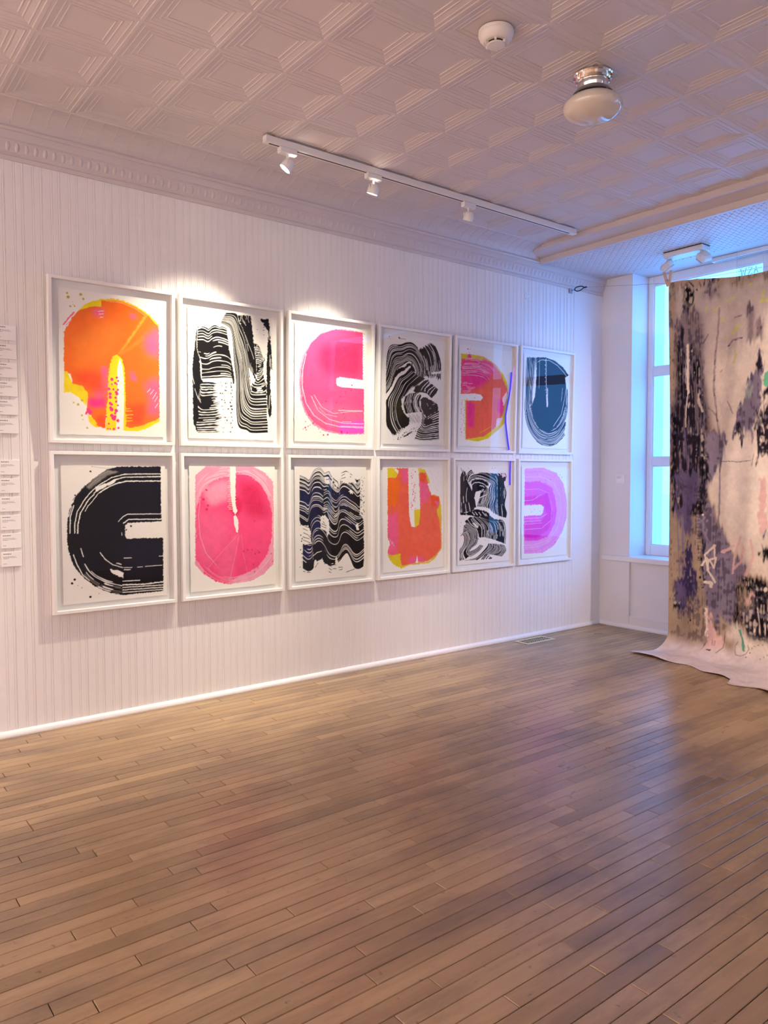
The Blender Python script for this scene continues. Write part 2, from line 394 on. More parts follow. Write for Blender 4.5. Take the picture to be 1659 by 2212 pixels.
def proj(p):
    d = Vector(p)-Vector(CAM_POS); w = d.dot(_F)
    if w < .15: return None
    return (829.5+F_PX*d.dot(R2)/w, 1106-F_PX*d.dot(U2)/w)
rng = random.Random(4)
planks = []
for k in range(0, int((XR-PH)/PITCHF)+1):
    xa = max(PH+k*PITCHF, .0); xb = min(PH+(k+1)*PITCHF, XR)
    if xb-xa < .012: continue
    js = sorted(JOINTS.get(k, []))
    cuts = [YB]
    def fillto(y1):
        while y1-cuts[-1] > 1.35:
            cuts.append(cuts[-1]+rng.uniform(.45, 1.05))
            if y1-cuts[-1] < .35: cuts.pop(); break
    for j in js:
        fillto(j)
        if j-cuts[-1] > .12: cuts.append(j)
    fillto(YW); cuts.append(YW)
    for a, b in zip(cuts[:-1], cuts[1:]): planks.append((xa, xb, a, b))
def shown(p):
    xa, xb, a, b = p; n = 0; A = 0.
    for i in range(6):
        y0, y1 = a+(b-a)*i/6, a+(b-a)*(i+1)/6
        q = [proj((xx, yy, 0)) for xx, yy in ((xa, y0), (xb, y0), (xb, y1), (xa, y1))]
        if any(z is None for z in q): continue
        cx = sum(z[0] for z in q)/4; cy = sum(z[1] for z in q)/4
        if -20 < cx < 1680 and 0 < cy < 2232:
            A += abs(sum(q[i][0]*q[(i+1) % 4][1]-q[(i+1) % 4][0]*q[i][1] for i in range(4)))/2
    return A
planks = sorted(planks, key=lambda p: -shown(p))
def plank_verts(xa, xb, a, b, dz):
    g, e, h = .0011, .0014, .0018
    xa += g; xb -= g; a += g; b -= g
    t = dz
    return [(xa, a, -.016), (xb, a, -.016), (xb, b, -.016), (xa, b, -.016), (xa, a, t-h), (xb, a, t-h), (xb, b, t-h), (xa, b, t-h),
            (xa+e, a+e, t), (xb-e, a+e, t), (xb-e, b-e, t), (xa+e, b-e, t)]
PF = [(0, 1, 5, 4), (1, 2, 6, 5), (2, 3, 7, 6), (3, 0, 4, 7), (4, 5, 9, 8), (5, 6, 10, 9), (6, 7, 11, 10), (7, 4, 8, 11), (8, 9, 10, 11)]
rest = MB(); rnd = []
for i, p in enumerate(planks):
    xa, xb, a, b = p; dz = -abs(rng.gauss(0, .0004))
    if i < 300:
        me = bpy.data.meshes.new('floor_plank'); me.from_pydata(plank_verts(xa-xa, xb-xa, 0, b-a, dz), [], PF); me.update(); me.materials.append(MT['wood'])
        o = bpy.data.objects.new('floor_plank', me); COL.objects.link(o); o.location = (xa, a, 0); o.parent = floor
    else:
        rest.add(plank_verts(xa, xb, a, b, dz), PF); rnd += [rng.random()]*12
ro = rest.build('floor_plank_rest', MT['wood'], floor); ro['kind'] = 'stuff'
at = ro.data.attributes.new('rnd', 'FLOAT', 'POINT'); at.data.foreach_set('value', rnd)

# =====================================================================
# ink painting on paper and cloth (raster in memory -> colour attribute)
# =====================================================================
def noise2(h, w, cell, rs):
    gy, gx = int(h/cell)+3, int(w/cell)+3
    g = rs.rand(gy, gx); yy = np.arange(h)/cell; xx = np.arange(w)/cell
    y0 = yy.astype(int); x0 = xx.astype(int); fy = (yy-y0)[:, None]; fx = (xx-x0)[None, :]
    fy = fy*fy*(3-2*fy); fx = fx*fx*(3-2*fx)
    a = g[y0][:, x0]; b = g[y0][:, x0+1]; c = g[y0+1][:, x0]; d = g[y0+1][:, x0+1]
    return a*(1-fy)*(1-fx)+b*(1-fy)*fx+c*fy*(1-fx)+d*fy*fx
INK = dict(w=(247, 244, 238), W=(246, 214, 222), k=(14, 11, 15), k2=(13, 12, 20), g=(44, 40, 43), g2=(30, 40, 62), G=(120, 114, 112), z=(24, 20, 36), q2=(150, 144, 140),
           o=(252, 116, 26), y=(250, 224, 24), Y=(232, 208, 40), l=(250, 190, 120), t=(250, 132, 40), r=(248, 84, 34), h=(200, 176, 60),
           p=(248, 100, 150), m=(244, 52, 140), P=(250, 78, 136), q=(246, 160, 190), d=(226, 40, 96), v=(246, 84, 214), M=(240, 20, 200), u=(255, 168, 52), x=(247, 158, 226),
           c=(246, 106, 78), n=(14, 18, 34), b=(44, 66, 100), B=(28, 28, 78), e=(44, 46, 14),
           cg=(196, 180, 168), cc=(232, 216, 194), cw=(243, 230, 210), ck=(14, 10, 16), cn=(38, 34, 62), cd=(36, 28, 40), cm=(140, 122, 122), cy=(206, 204, 96), cl=(138, 126, 142), cv=(160, 168, 156), cv2=(112, 190, 150), cp=(104, 92, 124), cp2=(66, 54, 92), cq=(228, 188, 178), cf=(224, 208, 200))
INKL = {k: np.array(srgb(*v)) for k, v in INK.items()}
class Raster:
    def __init__(s, w, h, base, seed, ox=0):
        s.w, s.h, s.ox = w, h, ox; s.rs = np.random.RandomState(seed)
        s.im = np.empty((h, w, 3)); s.im[:] = base
        s.ink = np.zeros((h, w))
        s.nx = noise2(h, w, 7, s.rs)-.5+.5*(noise2(h, w, 3, s.rs)-.5); s.ny = noise2(h, w, 7, s.rs)-.5+.5*(noise2(h, w, 3, s.rs)-.5)
    def bb(s, pts, m):
        p = np.array(pts, float); p[:, 0] += s.ox
        x0 = int(max(0, p[:, 0].min()-m)); x1 = int(min(s.w, p[:, 0].max()+m+1)); y0 = int(max(0, p[:, 1].min()-m)); y1 = int(min(s.h, p[:, 1].max()+m+1))
        return p, x0, x1, y0, y1
    def inside(s, p, X, Y):
        ins = np.zeros(X.shape, bool); n = len(p)
        for i in range(n):
            ax, ay = p[i]; bx, by = p[(i+1) % n]
            if ay == by: continue
            c = ((ay > Y) != (by > Y)) & (X < (bx-ax)*(Y-ay)/(by-ay)+ax); ins ^= c
        return ins
    def put(s, sl, mask, c, ink=1.):
        m = mask[..., None]; s.im[sl] = s.im[sl]*(1-m)+c*m
        s.ink[sl] = np.maximum(s.ink[sl], mask*ink) if ink else s.ink[sl]*(1-mask)
    def fill(s, c, pts, r):
        p, x0, x1, y0, y1 = s.bb(pts, 8)
        if x1 <= x0 or y1 <= y0: return
        sl = (slice(y0, y1), slice(x0, x1)); Y, X = np.mgrid[y0:y1, x0:x1].astype(float)
        acc = np.zeros(X.shape)
        for dx, dy in ((-.25, -.25), (.25, -.25), (-.25, .25), (.25, .25)): acc += s.inside(p, X+dx+s.nx[sl]*r*2.4, Y+dy+s.ny[sl]*r*2.4)
        s.put(sl, acc/4, INKL[c], 0. if c == 'w' else 1.)
    def soft(s, c, pts, r, everywhere=False):
        p, x0, x1, y0, y1 = s.bb(pts, 3*r+4)
        if x1 <= x0 or y1 <= y0: return
        sl = (slice(y0, y1), slice(x0, x1)); Y, X = np.mgrid[y0:y1, x0:x1].astype(float)
        m = s.inside(p, X+s.nx[sl]*r, Y+s.ny[sl]*r).astype(float)
        k = max(1, int(r*.6))
        for ax in (0, 1):
            for _ in range(2):
                cs = np.cumsum(np.pad(m, [(k+1, k) if a == ax else (0, 0) for a in (0, 1)], mode='edge'), axis=ax); n = m.shape[ax]
                m = (np.take(cs, np.arange(2*k+1, 2*k+1+n), axis=ax)-np.take(cs, np.arange(0, n), axis=ax))/(2*k+1)
        if not everywhere: m = m*s.ink[sl]
        m = np.clip(m*(.82+.36*(s.nx[sl]+.5)), 0, 1)[..., None]; s.im[sl] = s.im[sl]*(1-m)+INKL[c]*m
    def line(s, c, pts, w, a=1.):
        p, x0, x1, y0, y1 = s.bb(pts, w+6)
        if x1 <= x0 or y1 <= y0: return
        sl = (slice(y0, y1), slice(x0, x1)); Y, X = np.mgrid[y0:y1, x0:x1].astype(float)
        X = X+s.nx[sl]*min(3, w*.5); Y = Y+s.ny[sl]*min(3, w*.5); dm = np.full(X.shape, 1e9)
        for i in range(len(p)-1):
            ax, ay = p[i]; bx, by = p[i+1]; dx, dy = bx-ax, by-ay; L = dx*dx+dy*dy+1e-9
            t = np.clip(((X-ax)*dx+(Y-ay)*dy)/L, 0, 1); dm = np.minimum(dm, np.hypot(X-ax-t*dx, Y-ay-t*dy))
        m = np.clip(w/2-dm+.5, 0, 1)*a
        s.put(sl, m, INKL[c], 0. if c in ('w',) else 1.)
    def dot(s, c, pts, r):
        p, x0, x1, y0, y1 = s.bb(pts, r+4)
        if x1 <= x0 or y1 <= y0: return
        sl = (slice(y0, y1), slice(x0, x1)); Y, X = np.mgrid[y0:y1, x0:x1].astype(float)
        m = np.zeros(X.shape)
        for q in p: m = np.maximum(m, np.clip(r-np.hypot(X+s.nx[sl]*2-q[0], Y+s.ny[sl]*2-q[1])+.5, 0, 1))
        s.put(sl, m, INKL[c], 0. if c == 'w' else 1.)
    def ribbon(s, c, guides, ink, gap, seed, rag, base, part):
        rs = np.random.RandomState(seed)
        def resample(g, n):
            g = np.array(g, float); g[:, 0] += s.ox
            # smooth (Catmull-Rom) then even arc length
            q = np.vstack([2*g[0]-g[1], g, 2*g[-1]-g[-2]]); out = []
            for i in range(1, len(q)-2):
                t = np.linspace(0, 1, 14, endpoint=False)[:, None]; a, b, cc, d = q[i-1], q[i], q[i+1], q[i+2]
                out.append(.5*((2*b)+(-a+cc)*t+(2*a-5*b+4*cc-d)*t*t+(-a+3*b-3*cc+d)*t**3))
            out.append(q[-2][None]); o = np.vstack(out); L = np.r_[0, np.cumsum(np.hypot(*np.diff(o, axis=0).T))]
            u = np.linspace(0, L[-1], n); return np.c_[np.interp(u, L, o[:, 0]), np.interp(u, L, o[:, 1])], L[-1]
        Lm = max(resample(g, 8)[1] for g in guides); ns = int(min(1500, Lm*1.7))+8
        G = np.stack([resample(g, ns)[0] for g in guides])                       # k, ns, 2
        wid = np.hypot(*(np.diff(G, axis=0)).transpose(2, 0, 1)); seg = wid.mean(axis=1); mx = wid.max()
        tot = seg.sum(); nt = int(min(1800, max(wid.sum(axis=0).max()*1.8, 20)))+4
        tt = np.linspace(0, tot, nt); cum = np.r_[0, np.cumsum(seg)]
        k = np.clip(np.searchsorted(cum, tt, side='right')-1, 0, len(seg)-1); fr = ((tt-cum[k])/seg[k])[:, None, None]
        P = G[k]*(1-fr)+G[k+1]*fr                                                # nt, ns, 2
        mask = np.full((nt, ns), 1. if base else 0.); S = np.linspace(0, 1, ns)
        dark = np.zeros((nt, 1))
        pos = rs.uniform(0, ink[1]*.5)
        while pos < tot:
            pos += rs.uniform(*ink)
            gw = rs.uniform(*gap); s0, s1 = 0., 1.
            if rs.rand() < part:
                a = rs.uniform(0, .8); s0, s1 = a, min(1, a+rs.uniform(.15, .6))
            # the gap edge wanders a little along the stroke
            kn = rs.normal(0, .5, 9); wob = np.interp(S, np.linspace(0, 1, 9), kn); wv = gw/2*(1+.45*np.interp(S, np.linspace(0, 1, 9), rs.uniform(-1, 1, 9)))
            wv = wv*np.clip((S-s0)/.03+.0, 0, 1)*np.clip((s1-S)/.03, 0, 1)
            if s0 == 0: wv = np.where(S < .05, gw/2, wv)
            if s1 == 1: wv = np.where(S > .95, gw/2, wv)
            i0, i1 = np.searchsorted(tt, pos-gw-3), np.searchsorted(tt, pos+gw+3)
            if i1 > i0:
                d = np.abs(tt[i0:i1, None]-pos-wob[None]); m = np.clip((wv[None]-d)*1.2+.5, 0, 1)*(wv[None] > .15)
                mask[i0:i1] = np.minimum(mask[i0:i1], 1-m) if base else np.maximum(mask[i0:i1], m)
            pos += gw
        for end, r in ((0, rag[0]), (1, rag[1])):
            if r > 0:
                kn = rs.uniform(0, r, max(6, int(tot/4))); lim = np.interp(tt, np.linspace(0, tot, len(kn)), kn)[:, None]
                mask *= (S[None] >= lim) if end == 0 else (S[None] <= 1-lim)
        X = np.round(P[..., 0]).astype(int); Y = np.round(P[..., 1]).astype(int); ok = (X >= 0) & (X < s.w) & (Y >= 0) & (Y < s.h)
        acc = np.zeros(s.h*s.w); cnt = np.zeros(s.h*s.w); idx = (Y*s.w+X)[ok]
        np.add.at(acc, idx, mask[ok]); np.add.at(cnt, idx, 1.)
        has = cnt > 0; m = np.zeros(s.h*s.w); m[has] = acc[has]/cnt[has]; m = m.reshape(s.h, s.w); has = has.reshape(s.h, s.w)
        col = INKL[c]
        if base:   # gaps inside the stroke show the paper
            pm = has*(1-m)
            s.im = s.im*(1-pm[..., None])+INKL['w']*pm[..., None] if c in ('k', 'k2', 'g', 'n') else s.im
            s.ink = s.ink*(1-pm) if c in ('k', 'k2', 'g', 'n') else s.ink
        s.im = s.im*(1-m[..., None])+col*m[..., None]; s.ink = np.maximum(s.ink, m)*(0 if False else 1)
        if c == 'w': s.ink = s.ink*(1-m)
    def run(s, ops, cloth=False):
        for o in ops:
            if o[0] == 'f': s.fill(*o[1:])
            elif o[0] == 's': s.soft(*o[1:], everywhere=cloth)
            elif o[0] == 'l': s.line(*o[1:])
            elif o[0] == 'd': s.dot(*o[1:])
            elif o[0] == 'r': s.ribbon(*o[1:])
    def sample(s, x, y):
        x = np.clip(x, 0, s.w-1.001); y = np.clip(y, 0, s.h-1.001); x0 = x.astype(int); y0 = y.astype(int); fx = (x-x0)[..., None]; fy = (y-y0)[..., None]
        return s.im[y0, x0]*(1-fx)*(1-fy)+s.im[y0, x0+1]*fx*(1-fy)+s.im[y0+1, x0]*(1-fx)*fy+s.im[y0+1, x0+1]*fx*fy
def grid_mesh(name, P, C, mat):
    """P: (ny, nx, 3) points, C: (ny, nx, 3) linear colours"""
    ny, nx = P.shape[:2]; me = bpy.data.meshes.new(name)
    me.vertices.add(nx*ny); me.vertices.foreach_set('co', P.reshape(-1).astype(np.float32))
    i = (np.arange(ny-1)[:, None]*nx+np.arange(nx-1)[None]).reshape(-1)
    q = np.stack([i+nx, i+nx+1, i+1, i], 1).astype(np.int32); nf = len(q)
    me.loops.add(nf*4); me.loops.foreach_set('vertex_index', q.reshape(-1))
    me.polygons.add(nf); me.polygons.foreach_set('loop_start', (np.arange(nf)*4).astype(np.int32))
    try: me.polygons.foreach_set('loop_total', np.full(nf, 4, np.int32))
    except Exception: pass
    me.update(); me.validate()
    a = me.color_attributes.new('ink', 'FLOAT_COLOR', 'POINT'); a.data.foreach_set('color', np.concatenate([C.reshape(-1, 3), np.ones((nx*ny, 1))], 1).astype(np.float32).reshape(-1))
    me.materials.append(mat); return me

PRINTS = [
[('f','y',[(23,397),(21,502),(49,497),(88,518),(127,561),(142,497),(110,461),(57,448),(37,396)],1.5),
('f','y',[(131,599),(174,628),(187,663),(168,664),(141,640)],1.5),
('f','y',[(308,676),(311,622),(354,637),(502,590),(502,620),(442,657),(383,677)],1.5),
('f','y',[(220,677),(230,491),(236,402),(245,340),(259,303),(282,292),(307,312),(321,362),(326,514),(328,655),(271,676)],1.5),
('f','o',[(24,210),(42,176),(71,124),(114,81),(162,70),(203,64),(203,31),(261,19),(312,21),(380,41),(444,73),(480,103),(498,124),(500,243),(500,416),(502,602),(472,620),(413,645),(354,661),(325,655),(323,514),(318,362),(304,313),(282,294),(259,304),(245,346),(236,402),(233,491),(224,592),(218,666),(184,661),(168,628),(136,597),(119,602),(131,564),(137,497),(110,466),(63,453),(53,411),(37,399),(23,397)],2.5),
('f','y',[(87,102),(125,65),(162,44),(203,30),(205,68),(173,67),(125,85)],1.5),
('l','p',[(23,173),(45,144),(72,111)],7,1),
('l','p',[(34,176),(61,144)],4,0.6),
('l','y',[(203,33),(261,24),(317,26),(383,45),(447,80),(498,128)],9,0.7),
('l','l',[(228,35),(306,34),(374,53),(432,85)],5,0.6),
('s','t',[(60,233),(200,141),(311,150),(243,302),(90,381)],40),
('s','u',[(287,292),(421,86),(441,78),(296,291)],6),
('s','t',[(287,292),(420,183),(426,205),(304,296)],8),
('s','p',[(198,366),(231,358),(228,414),(208,426)],10),
('s','p',[(181,428),(231,425),(227,492),(197,527),(169,512)],22),
('s','m',[(137,525),(219,509),(224,564),(142,563)],16),
('s','m',[(120,578),(142,568),(158,595),(120,603)],6),
('s','p',[(426,193),(501,128),(500,289),(426,262)],30),
('s','p',[(419,434),(500,393),(501,591),(431,582),(455,500)],32),
('s','p',[(162,86),(217,73),(214,112),(167,112)],16),
('s','p',[(344,371),(367,375),(381,419),(355,421)],10),
('s','p',[(340,74),(386,96),(357,111)],12),
('s','r',[(58,405),(198,383),(219,503),(89,446)],25),
('s','r',[(320,542),(425,536),(418,640),(331,644)],25),
('s','r',[(179,605),(218,604),(218,665),(179,655)],12),
('f','w',[(294,312),(307,352),(313,430),(315,542),(309,679),(272,680),(281,516),(281,376),(287,331)],1),
('d','m',[(253,420)],8),
('d','m',[(278,410)],6),
('d','m',[(285,426)],5),
('d','m',[(270,438)],6),
('d','m',[(253,445)],5),
('d','m',[(278,443)],5),
('d','m',[(261,470)],6),
('d','m',[(283,471)],6),
('d','m',[(275,483)],7),
('d','m',[(244,510)],8),
('d','m',[(278,491)],8),
('d','m',[(272,511)],6),
('d','m',[(275,531)],6),
('d','m',[(252,546)],7),
('d','m',[(244,541)],8),
('d','m',[(283,549)],5),
('d','m',[(252,571)],10),
('d','m',[(274,576)],9),
('d','m',[(269,590)],6),
('d','m',[(252,602)],9),
('d','m',[(263,618)],9),
('d','m',[(282,626)],8),
('d','m',[(268,607)],8),
('d','m',[(237,643)],5),
('d','m',[(285,663)],6),
('d','m',[(262,669)],6),
('d','m',[(243,670)],4),
('d','m',[(232,669)],4),
('d','m',[(224,608)],4),
('d','m',[(244,493)],8),
('d','m',[(239,469)],7),
('d','m',[(246,563)],8),
('d','m',[(257,616)],8),
('d','h',[(41,22)],5),
('d','h',[(46,41)],7),
('d','h',[(105,20)],7),
('d','h',[(117,40)],6),
('d','h',[(55,84)],5),
('d','h',[(76,81)],4),
('d','h',[(88,555)],6),
('d','h',[(67,547)],4),
('d','h',[(107,535)],5),
('d','h',[(105,607)],5),
('d','h',[(109,628)],3),
('d','h',[(130,668)],5),
('d','h',[(66,61)],2),
('d','h',[(69,74)],2),
('l','w',[(189,91),(214,86)],3,0.75),
('l','w',[(192,104),(214,100)],3,0.75),
('l','w',[(197,120),(211,116)],3,0.75),
('l','w',[(437,472),(452,454)],3,0.75),
('l','w',[(452,483),(470,459)],3,0.75),
('l','w',[(464,505),(485,472)],3,0.75),
('l','w',[(475,519),(491,492)],3,0.75),
('l','w',[(478,551),(494,527)],3,0.75),
('l','y',[(326,565),(346,562)],4,0.8),
('l','y',[(326,576),(354,574)],4,0.8),
('l','y',[(325,596),(360,592)],4,0.8),
('l','y',[(322,610),(354,610)],4,0.8),
('l','y',[(320,627),(357,623)],4,0.8)],
[('f','k',[(55,106),(78,99),(102,100),(122,107),(92,129),(74,157),(66,190),(65,236),(69,255),(68,281),(71,317),(75,378),(89,398),(70,421),(84,466),(78,526),(72,575),(66,670),(57,673),(42,652),(30,620),(26,480),(25,308),(38,219),(49,130)],2.5),
('r','k',[[(55,104),(78,99),(102,100),(122,107),(142,90),(163,83),(185,90),(207,86),(232,96)],[(56,133),(88,126),(120,137),(141,120),(170,110),(199,112),(232,116)],[(51,182),(88,176),(116,183),(141,166),(170,153),(206,156),(241,165)],[(52,217),(87,214),(116,218),(141,205),(173,189),(213,191),(243,199)],[(56,237),(91,246),(116,247),(141,229),(173,218),(213,219),(254,241)],[(73,281),(101,283),(119,276),(144,262),(184,255),(235,261),(259,277)],[(78,319),(119,319),(144,307),(183,299),(235,299),(262,317)],[(77,349),(126,339),(183,328),(235,328),(262,341)],[(76,380),(132,373),(176,368),(216,363),(262,362)]],(6,18),(2.5,5),11,(0.02,0.01),1,0.3),
('f','k',[(56,172),(112,185),(145,169),(179,169),(181,185),(144,205),(119,230),(87,243),(57,232)],2),
('f','k',[(253,264),(264,297),(272,337),(276,387),(269,397),(260,364),(255,304)],2),
('f','w',[(232,98),(251,91),(262,123),(262,163),(252,204),(241,212),(244,172),(236,133)],2),
('r','k',[[(68,408),(86,398),(132,395),(177,397)],[(70,426),(82,440),(136,435),(181,434)],[(66,451),(80,471),(135,465),(182,458)],[(53,491),(77,529),(135,523),(197,511)],[(58,550),(85,557),(142,551),(196,543)],[(63,586),(88,585),(142,581),(202,569)],[(45,626),(70,625),(141,617),(203,611)],[(55,670),(73,672),(130,670),(194,665)]],(5,12),(3,6),12,(0,0.35),1,0.2),
('f','k',[(68,477),(132,473),(140,493),(149,505),(138,519),(78,527)],2),
('r','w',[[(37,398),(45,439),(57,478),(78,526)],[(30,594),(52,635),(70,661),(75,668)]],(200,300),(2,3),13,(0,0.1),0,0.8),
('l','w',[(26,376),(37,411)],3,0.8),
('l','w',[(38,437),(50,468),(59,492)],2.5,0.8),
('d','k',[(255,390)],4),
('d','k',[(221,395)],4),
('d','k',[(192,392)],3),
('d','k',[(211,393)],2),
('d','k',[(230,394)],3),
('d','k',[(252,403)],4),
('d','k',[(200,409)],3),
('d','k',[(187,405)],2),
('d','k',[(190,407)],1.5),
('d','k',[(255,413)],5),
('d','k',[(223,416)],3),
('d','k',[(228,413)],2),
('d','k',[(195,414)],2),
('d','k',[(260,430)],4),
('d','k',[(210,435)],2),
('d','k',[(225,435)],3),
('d','k',[(219,434)],4),
('d','k',[(254,448)],4),
('d','k',[(189,452)],4),
('d','k',[(201,452)],4),
('d','k',[(239,447)],2),
('d','k',[(262,467)],4),
('d','k',[(212,468)],1.5),
('d','k',[(231,471)],1.5),
('d','k',[(257,485)],3),
('d','k',[(224,485)],1.5),
('d','k',[(213,489)],3),
('d','k',[(197,486)],4),
('d','k',[(249,500)],5),
('d','k',[(217,502)],4),
('d','k',[(208,500)],2),
('d','k',[(186,501)],1.5),
('d','k',[(261,518)],3),
('d','k',[(204,522)],2),
('d','k',[(210,519)],1.5),
('d','k',[(217,521)],2),
('d','k',[(198,522)],3),
('d','k',[(259,536)],5),
('d','k',[(238,535)],4),
('d','k',[(233,537)],3),
('d','k',[(207,539)],3),
('d','k',[(254,556)],4),
('d','k',[(237,558)],1.5),
('d','k',[(224,558)],1.5),
('d','k',[(257,580)],4),
('d','k',[(191,584)],3),
('d','k',[(218,583)],4),
('d','k',[(211,585)],1.5),
('d','k',[(262,598)],3),
('d','k',[(187,602)],2),
('d','k',[(228,599)],4),
('d','k',[(215,599)],2),
('d','k',[(252,614)],4),
('d','k',[(219,616)],2),
('d','k',[(220,614)],1.5),
('d','k',[(238,614)],2),
('d','k',[(259,638)],4),
('d','k',[(210,639)],2),
('d','k',[(202,642)],1.5),
('d','k',[(194,641)],2),
('d','k',[(206,642)],2),
('d','k',[(249,663)],4),
('d','k',[(205,667)],2),
('d','k',[(206,663)],1.5),
('d','k',[(234,663)],2),
('d','k',[(201,665)],2),
('d','k',[(253,520)],6),
('l','k',[(197,452),(249,449)],1.6,0.8),
('l','k',[(197,471),(249,469)],1.6,0.8),
('l','k',[(196,583),(248,581)],1.6,0.8),
('r','k',[[(189,68),(221,75),(247,89),(260,123),(267,183),(272,263),(285,373),(285,484),(289,582),(304,636),(349,649),(384,664),(490,658)],[(196,49),(251,49),(273,73),(284,111),(297,173),(319,235),(326,309),(330,410),(346,482),(385,523),(482,518)],[(214,22),(266,23),(292,56),(307,101),(331,156),(348,222),(363,289),(376,366),(383,400),(404,403),(479,395)],[(226,7),(288,6),(303,48),(333,95),(355,167),(374,240),(389,293),(405,340),(420,364),(436,355),(459,325)]],(6,13),(2.8,4.4),15,(0.01,0.01),1,0.35),
('f','k',[(296,9),(379,6),(385,62),(398,163),(412,250),(416,336),(405,333),(382,287),(367,237),(352,154),(331,89),(311,54)],3),
('l','w',[(316,10),(313,44)],2.5,0.8),
('l','w',[(326,8),(322,26),(343,50)],2.5,0.8),
('l','w',[(352,7),(349,29)],2.5,0.8),
('l','w',[(364,6),(360,24),(367,44)],2.5,0.8),
('l','w',[(326,39),(348,63)],2.5,0.8),
('l','w',[(342,114),(363,166),(382,205),(397,245)],2.5,0.8),
('r','k',[[(400,159),(417,161),(434,176)],[(405,203),(429,199),(450,209)],[(413,267),(436,263),(462,246)],[(416,358),(440,351),(459,311)]],(4,8),(3,5),16,(0.02,0.1),1,0.2),
('f','w',[(364,292),(389,331),(408,365),(389,392),(377,397),(370,353)],2),
('r','k',[[(385,379),(404,391),(447,385),(475,366)],[(379,431),(397,437),(455,433),(479,417)]],(3,5),(4,8),17,(0.02,0.02),1,0.5),
('f','k',[(441,16),(492,9),(499,49),(503,124),(511,207),(516,293),(504,297),(502,381),(510,520),(510,555),(496,573),(482,501),(477,383),(481,244),(487,126),(489,78),(468,54),(445,29)],3),
('l','w',[(498,77),(494,125)],3,0.9),
('l','w',[(501,214),(499,277)],3,0.9),
('l','w',[(483,375),(475,393)],3,0.9),
('l','w',[(505,235),(509,346)],3,0.9),
('l','w',[(499,444),(494,521)],3,0.9),
('l','w',[(447,41),(464,36)],3,0.9),
('l','k',[(466,39),(480,44)],3,1),
('l','k',[(460,60),(476,55)],3,1),
('l','k',[(456,78),(464,76)],3,1),
('l','k',[(460,105),(464,103)],3,1),
('l','k',[(417,77),(420,77)],3,1),
('l','k',[(475,212),(478,213)],3,1),
('l','k',[(473,281),(476,282)],3,1),
('l','k',[(503,294),(505,295)],3,1),
('l','k',[(460,232),(466,245),(456,260)],4,1),
('l','k',[(471,286),(475,314),(459,332)],3,0.5)],
[('f','q',[(495,5),(485,12),(387,7),(291,9),(188,45),(107,109),(54,194),(32,278),(30,369),(42,459),(74,537),(128,600),(217,639),(326,654),(513,645),(513,609),(316,577)],3),
('f','P',[(495,13),(499,308),(409,304),(322,301),(300,312),(297,334),(304,354),(333,362),(509,361),(513,641),(326,643),(221,629),(142,590),(84,529),(53,458),(41,368),(47,277),(67,200),(118,112),(188,53),(291,16),(406,13)],2),
('s','p',[(46,474),(173,467),(511,496),(513,641),(316,644),(174,609)],40),
('s','v',[(316,584),(512,560),(513,641),(326,643)],18),
('s','d',[(171,122),(486,66),(488,281),(265,306),(172,251)],50),
('l','W',[(80,184),(56,276),(55,382),(82,476),(137,545),(221,590),(335,607),(508,607)],5,0.8),
('l','W',[(63,246),(47,337),(59,435)],3,0.8),
('l','W',[(118,431),(165,513),(249,564),(354,585),(507,582)],4,0.8),
('l','W',[(138,423),(192,493),(277,527),(392,511),(501,503)],3,0.8),
('l','W',[(315,506),(412,503),(501,501)],4,0.8),
('l','W',[(335,603),(502,600)],4,0.8),
('l','W',[(174,497),(220,534),(306,546)],2.5,0.8),
('l','W',[(344,575),(413,574)],4,0.8),
('d','d',[(422,124)],3.5),
('d','d',[(304,159)],3.5),
('d','d',[(302,172)],2.5),
('d','d',[(283,203)],4.5),
('d','d',[(411,190)],3),
('d','d',[(400,142)],2.5),
('d','d',[(233,384)],3),
('d','d',[(293,396)],2.5),
('d','d',[(325,395)],3.5),
('d','d',[(364,389)],4.5),
('d','d',[(367,400)],3),
('d','d',[(410,378)],4.5),
('d','d',[(440,372)],2.5),
('d','d',[(450,381)],3),
('d','d',[(415,399)],2.5),
('d','d',[(343,422)],3),
('d','d',[(329,422)],4.5),
('d','d',[(403,428)],3.5),
('d','d',[(290,404)],3),
('d','d',[(300,459)],4.5),
('d','d',[(332,464)],3),
('d','d',[(415,458)],2.5),
('d','d',[(490,441)],3),
('d','d',[(224,456)],4.5),
('d','d',[(196,465)],3),
('d','d',[(273,509)],3),
('d','d',[(282,533)],2.5),
('d','d',[(315,518)],2.5),
('d','d',[(325,521)],3),
('d','d',[(353,492)],3),
('d','d',[(230,526)],3),
('d','d',[(211,573)],3),
('d','d',[(277,586)],3.5),
('d','d',[(363,551)],3.5),
('d','d',[(462,539)],3),
('d','d',[(373,539)],3),
('d','d',[(398,569)],3),
('d','d',[(419,485)],3),
('d','d',[(354,524)],4.5),
('d','d',[(78,584)],3),
('d','d',[(101,546)],4),
('d','d',[(121,565)],4),
('d','d',[(133,592)],5),
('d','d',[(110,604)],3),
('d','d',[(97,612)],4),
('d','d',[(76,621)],6),
('d','d',[(83,634)],4),
('d','d',[(61,629)],3),
('d','d',[(172,625)],3),
('d','d',[(184,644)],3),
('d','d',[(207,661)],5),
('d','d',[(238,658)],6),
('d','d',[(264,620)],3),
('d','d',[(340,639)],8),
('d','d',[(384,641)],5),
('d','d',[(415,346)],6),
('d','d',[(316,308)],4),
('d','d',[(332,348)],3),
('d','P',[(505,20)],3),
('d','P',[(497,38)],3),
('d','P',[(498,56)],3),
('d','P',[(500,73)],3),
('d','P',[(501,90)],3),
('d','P',[(502,108)],3),
('d','P',[(503,125)],3),
('d','P',[(505,143)],3),
('d','P',[(506,160)],3),
('d','P',[(507,178)],3),
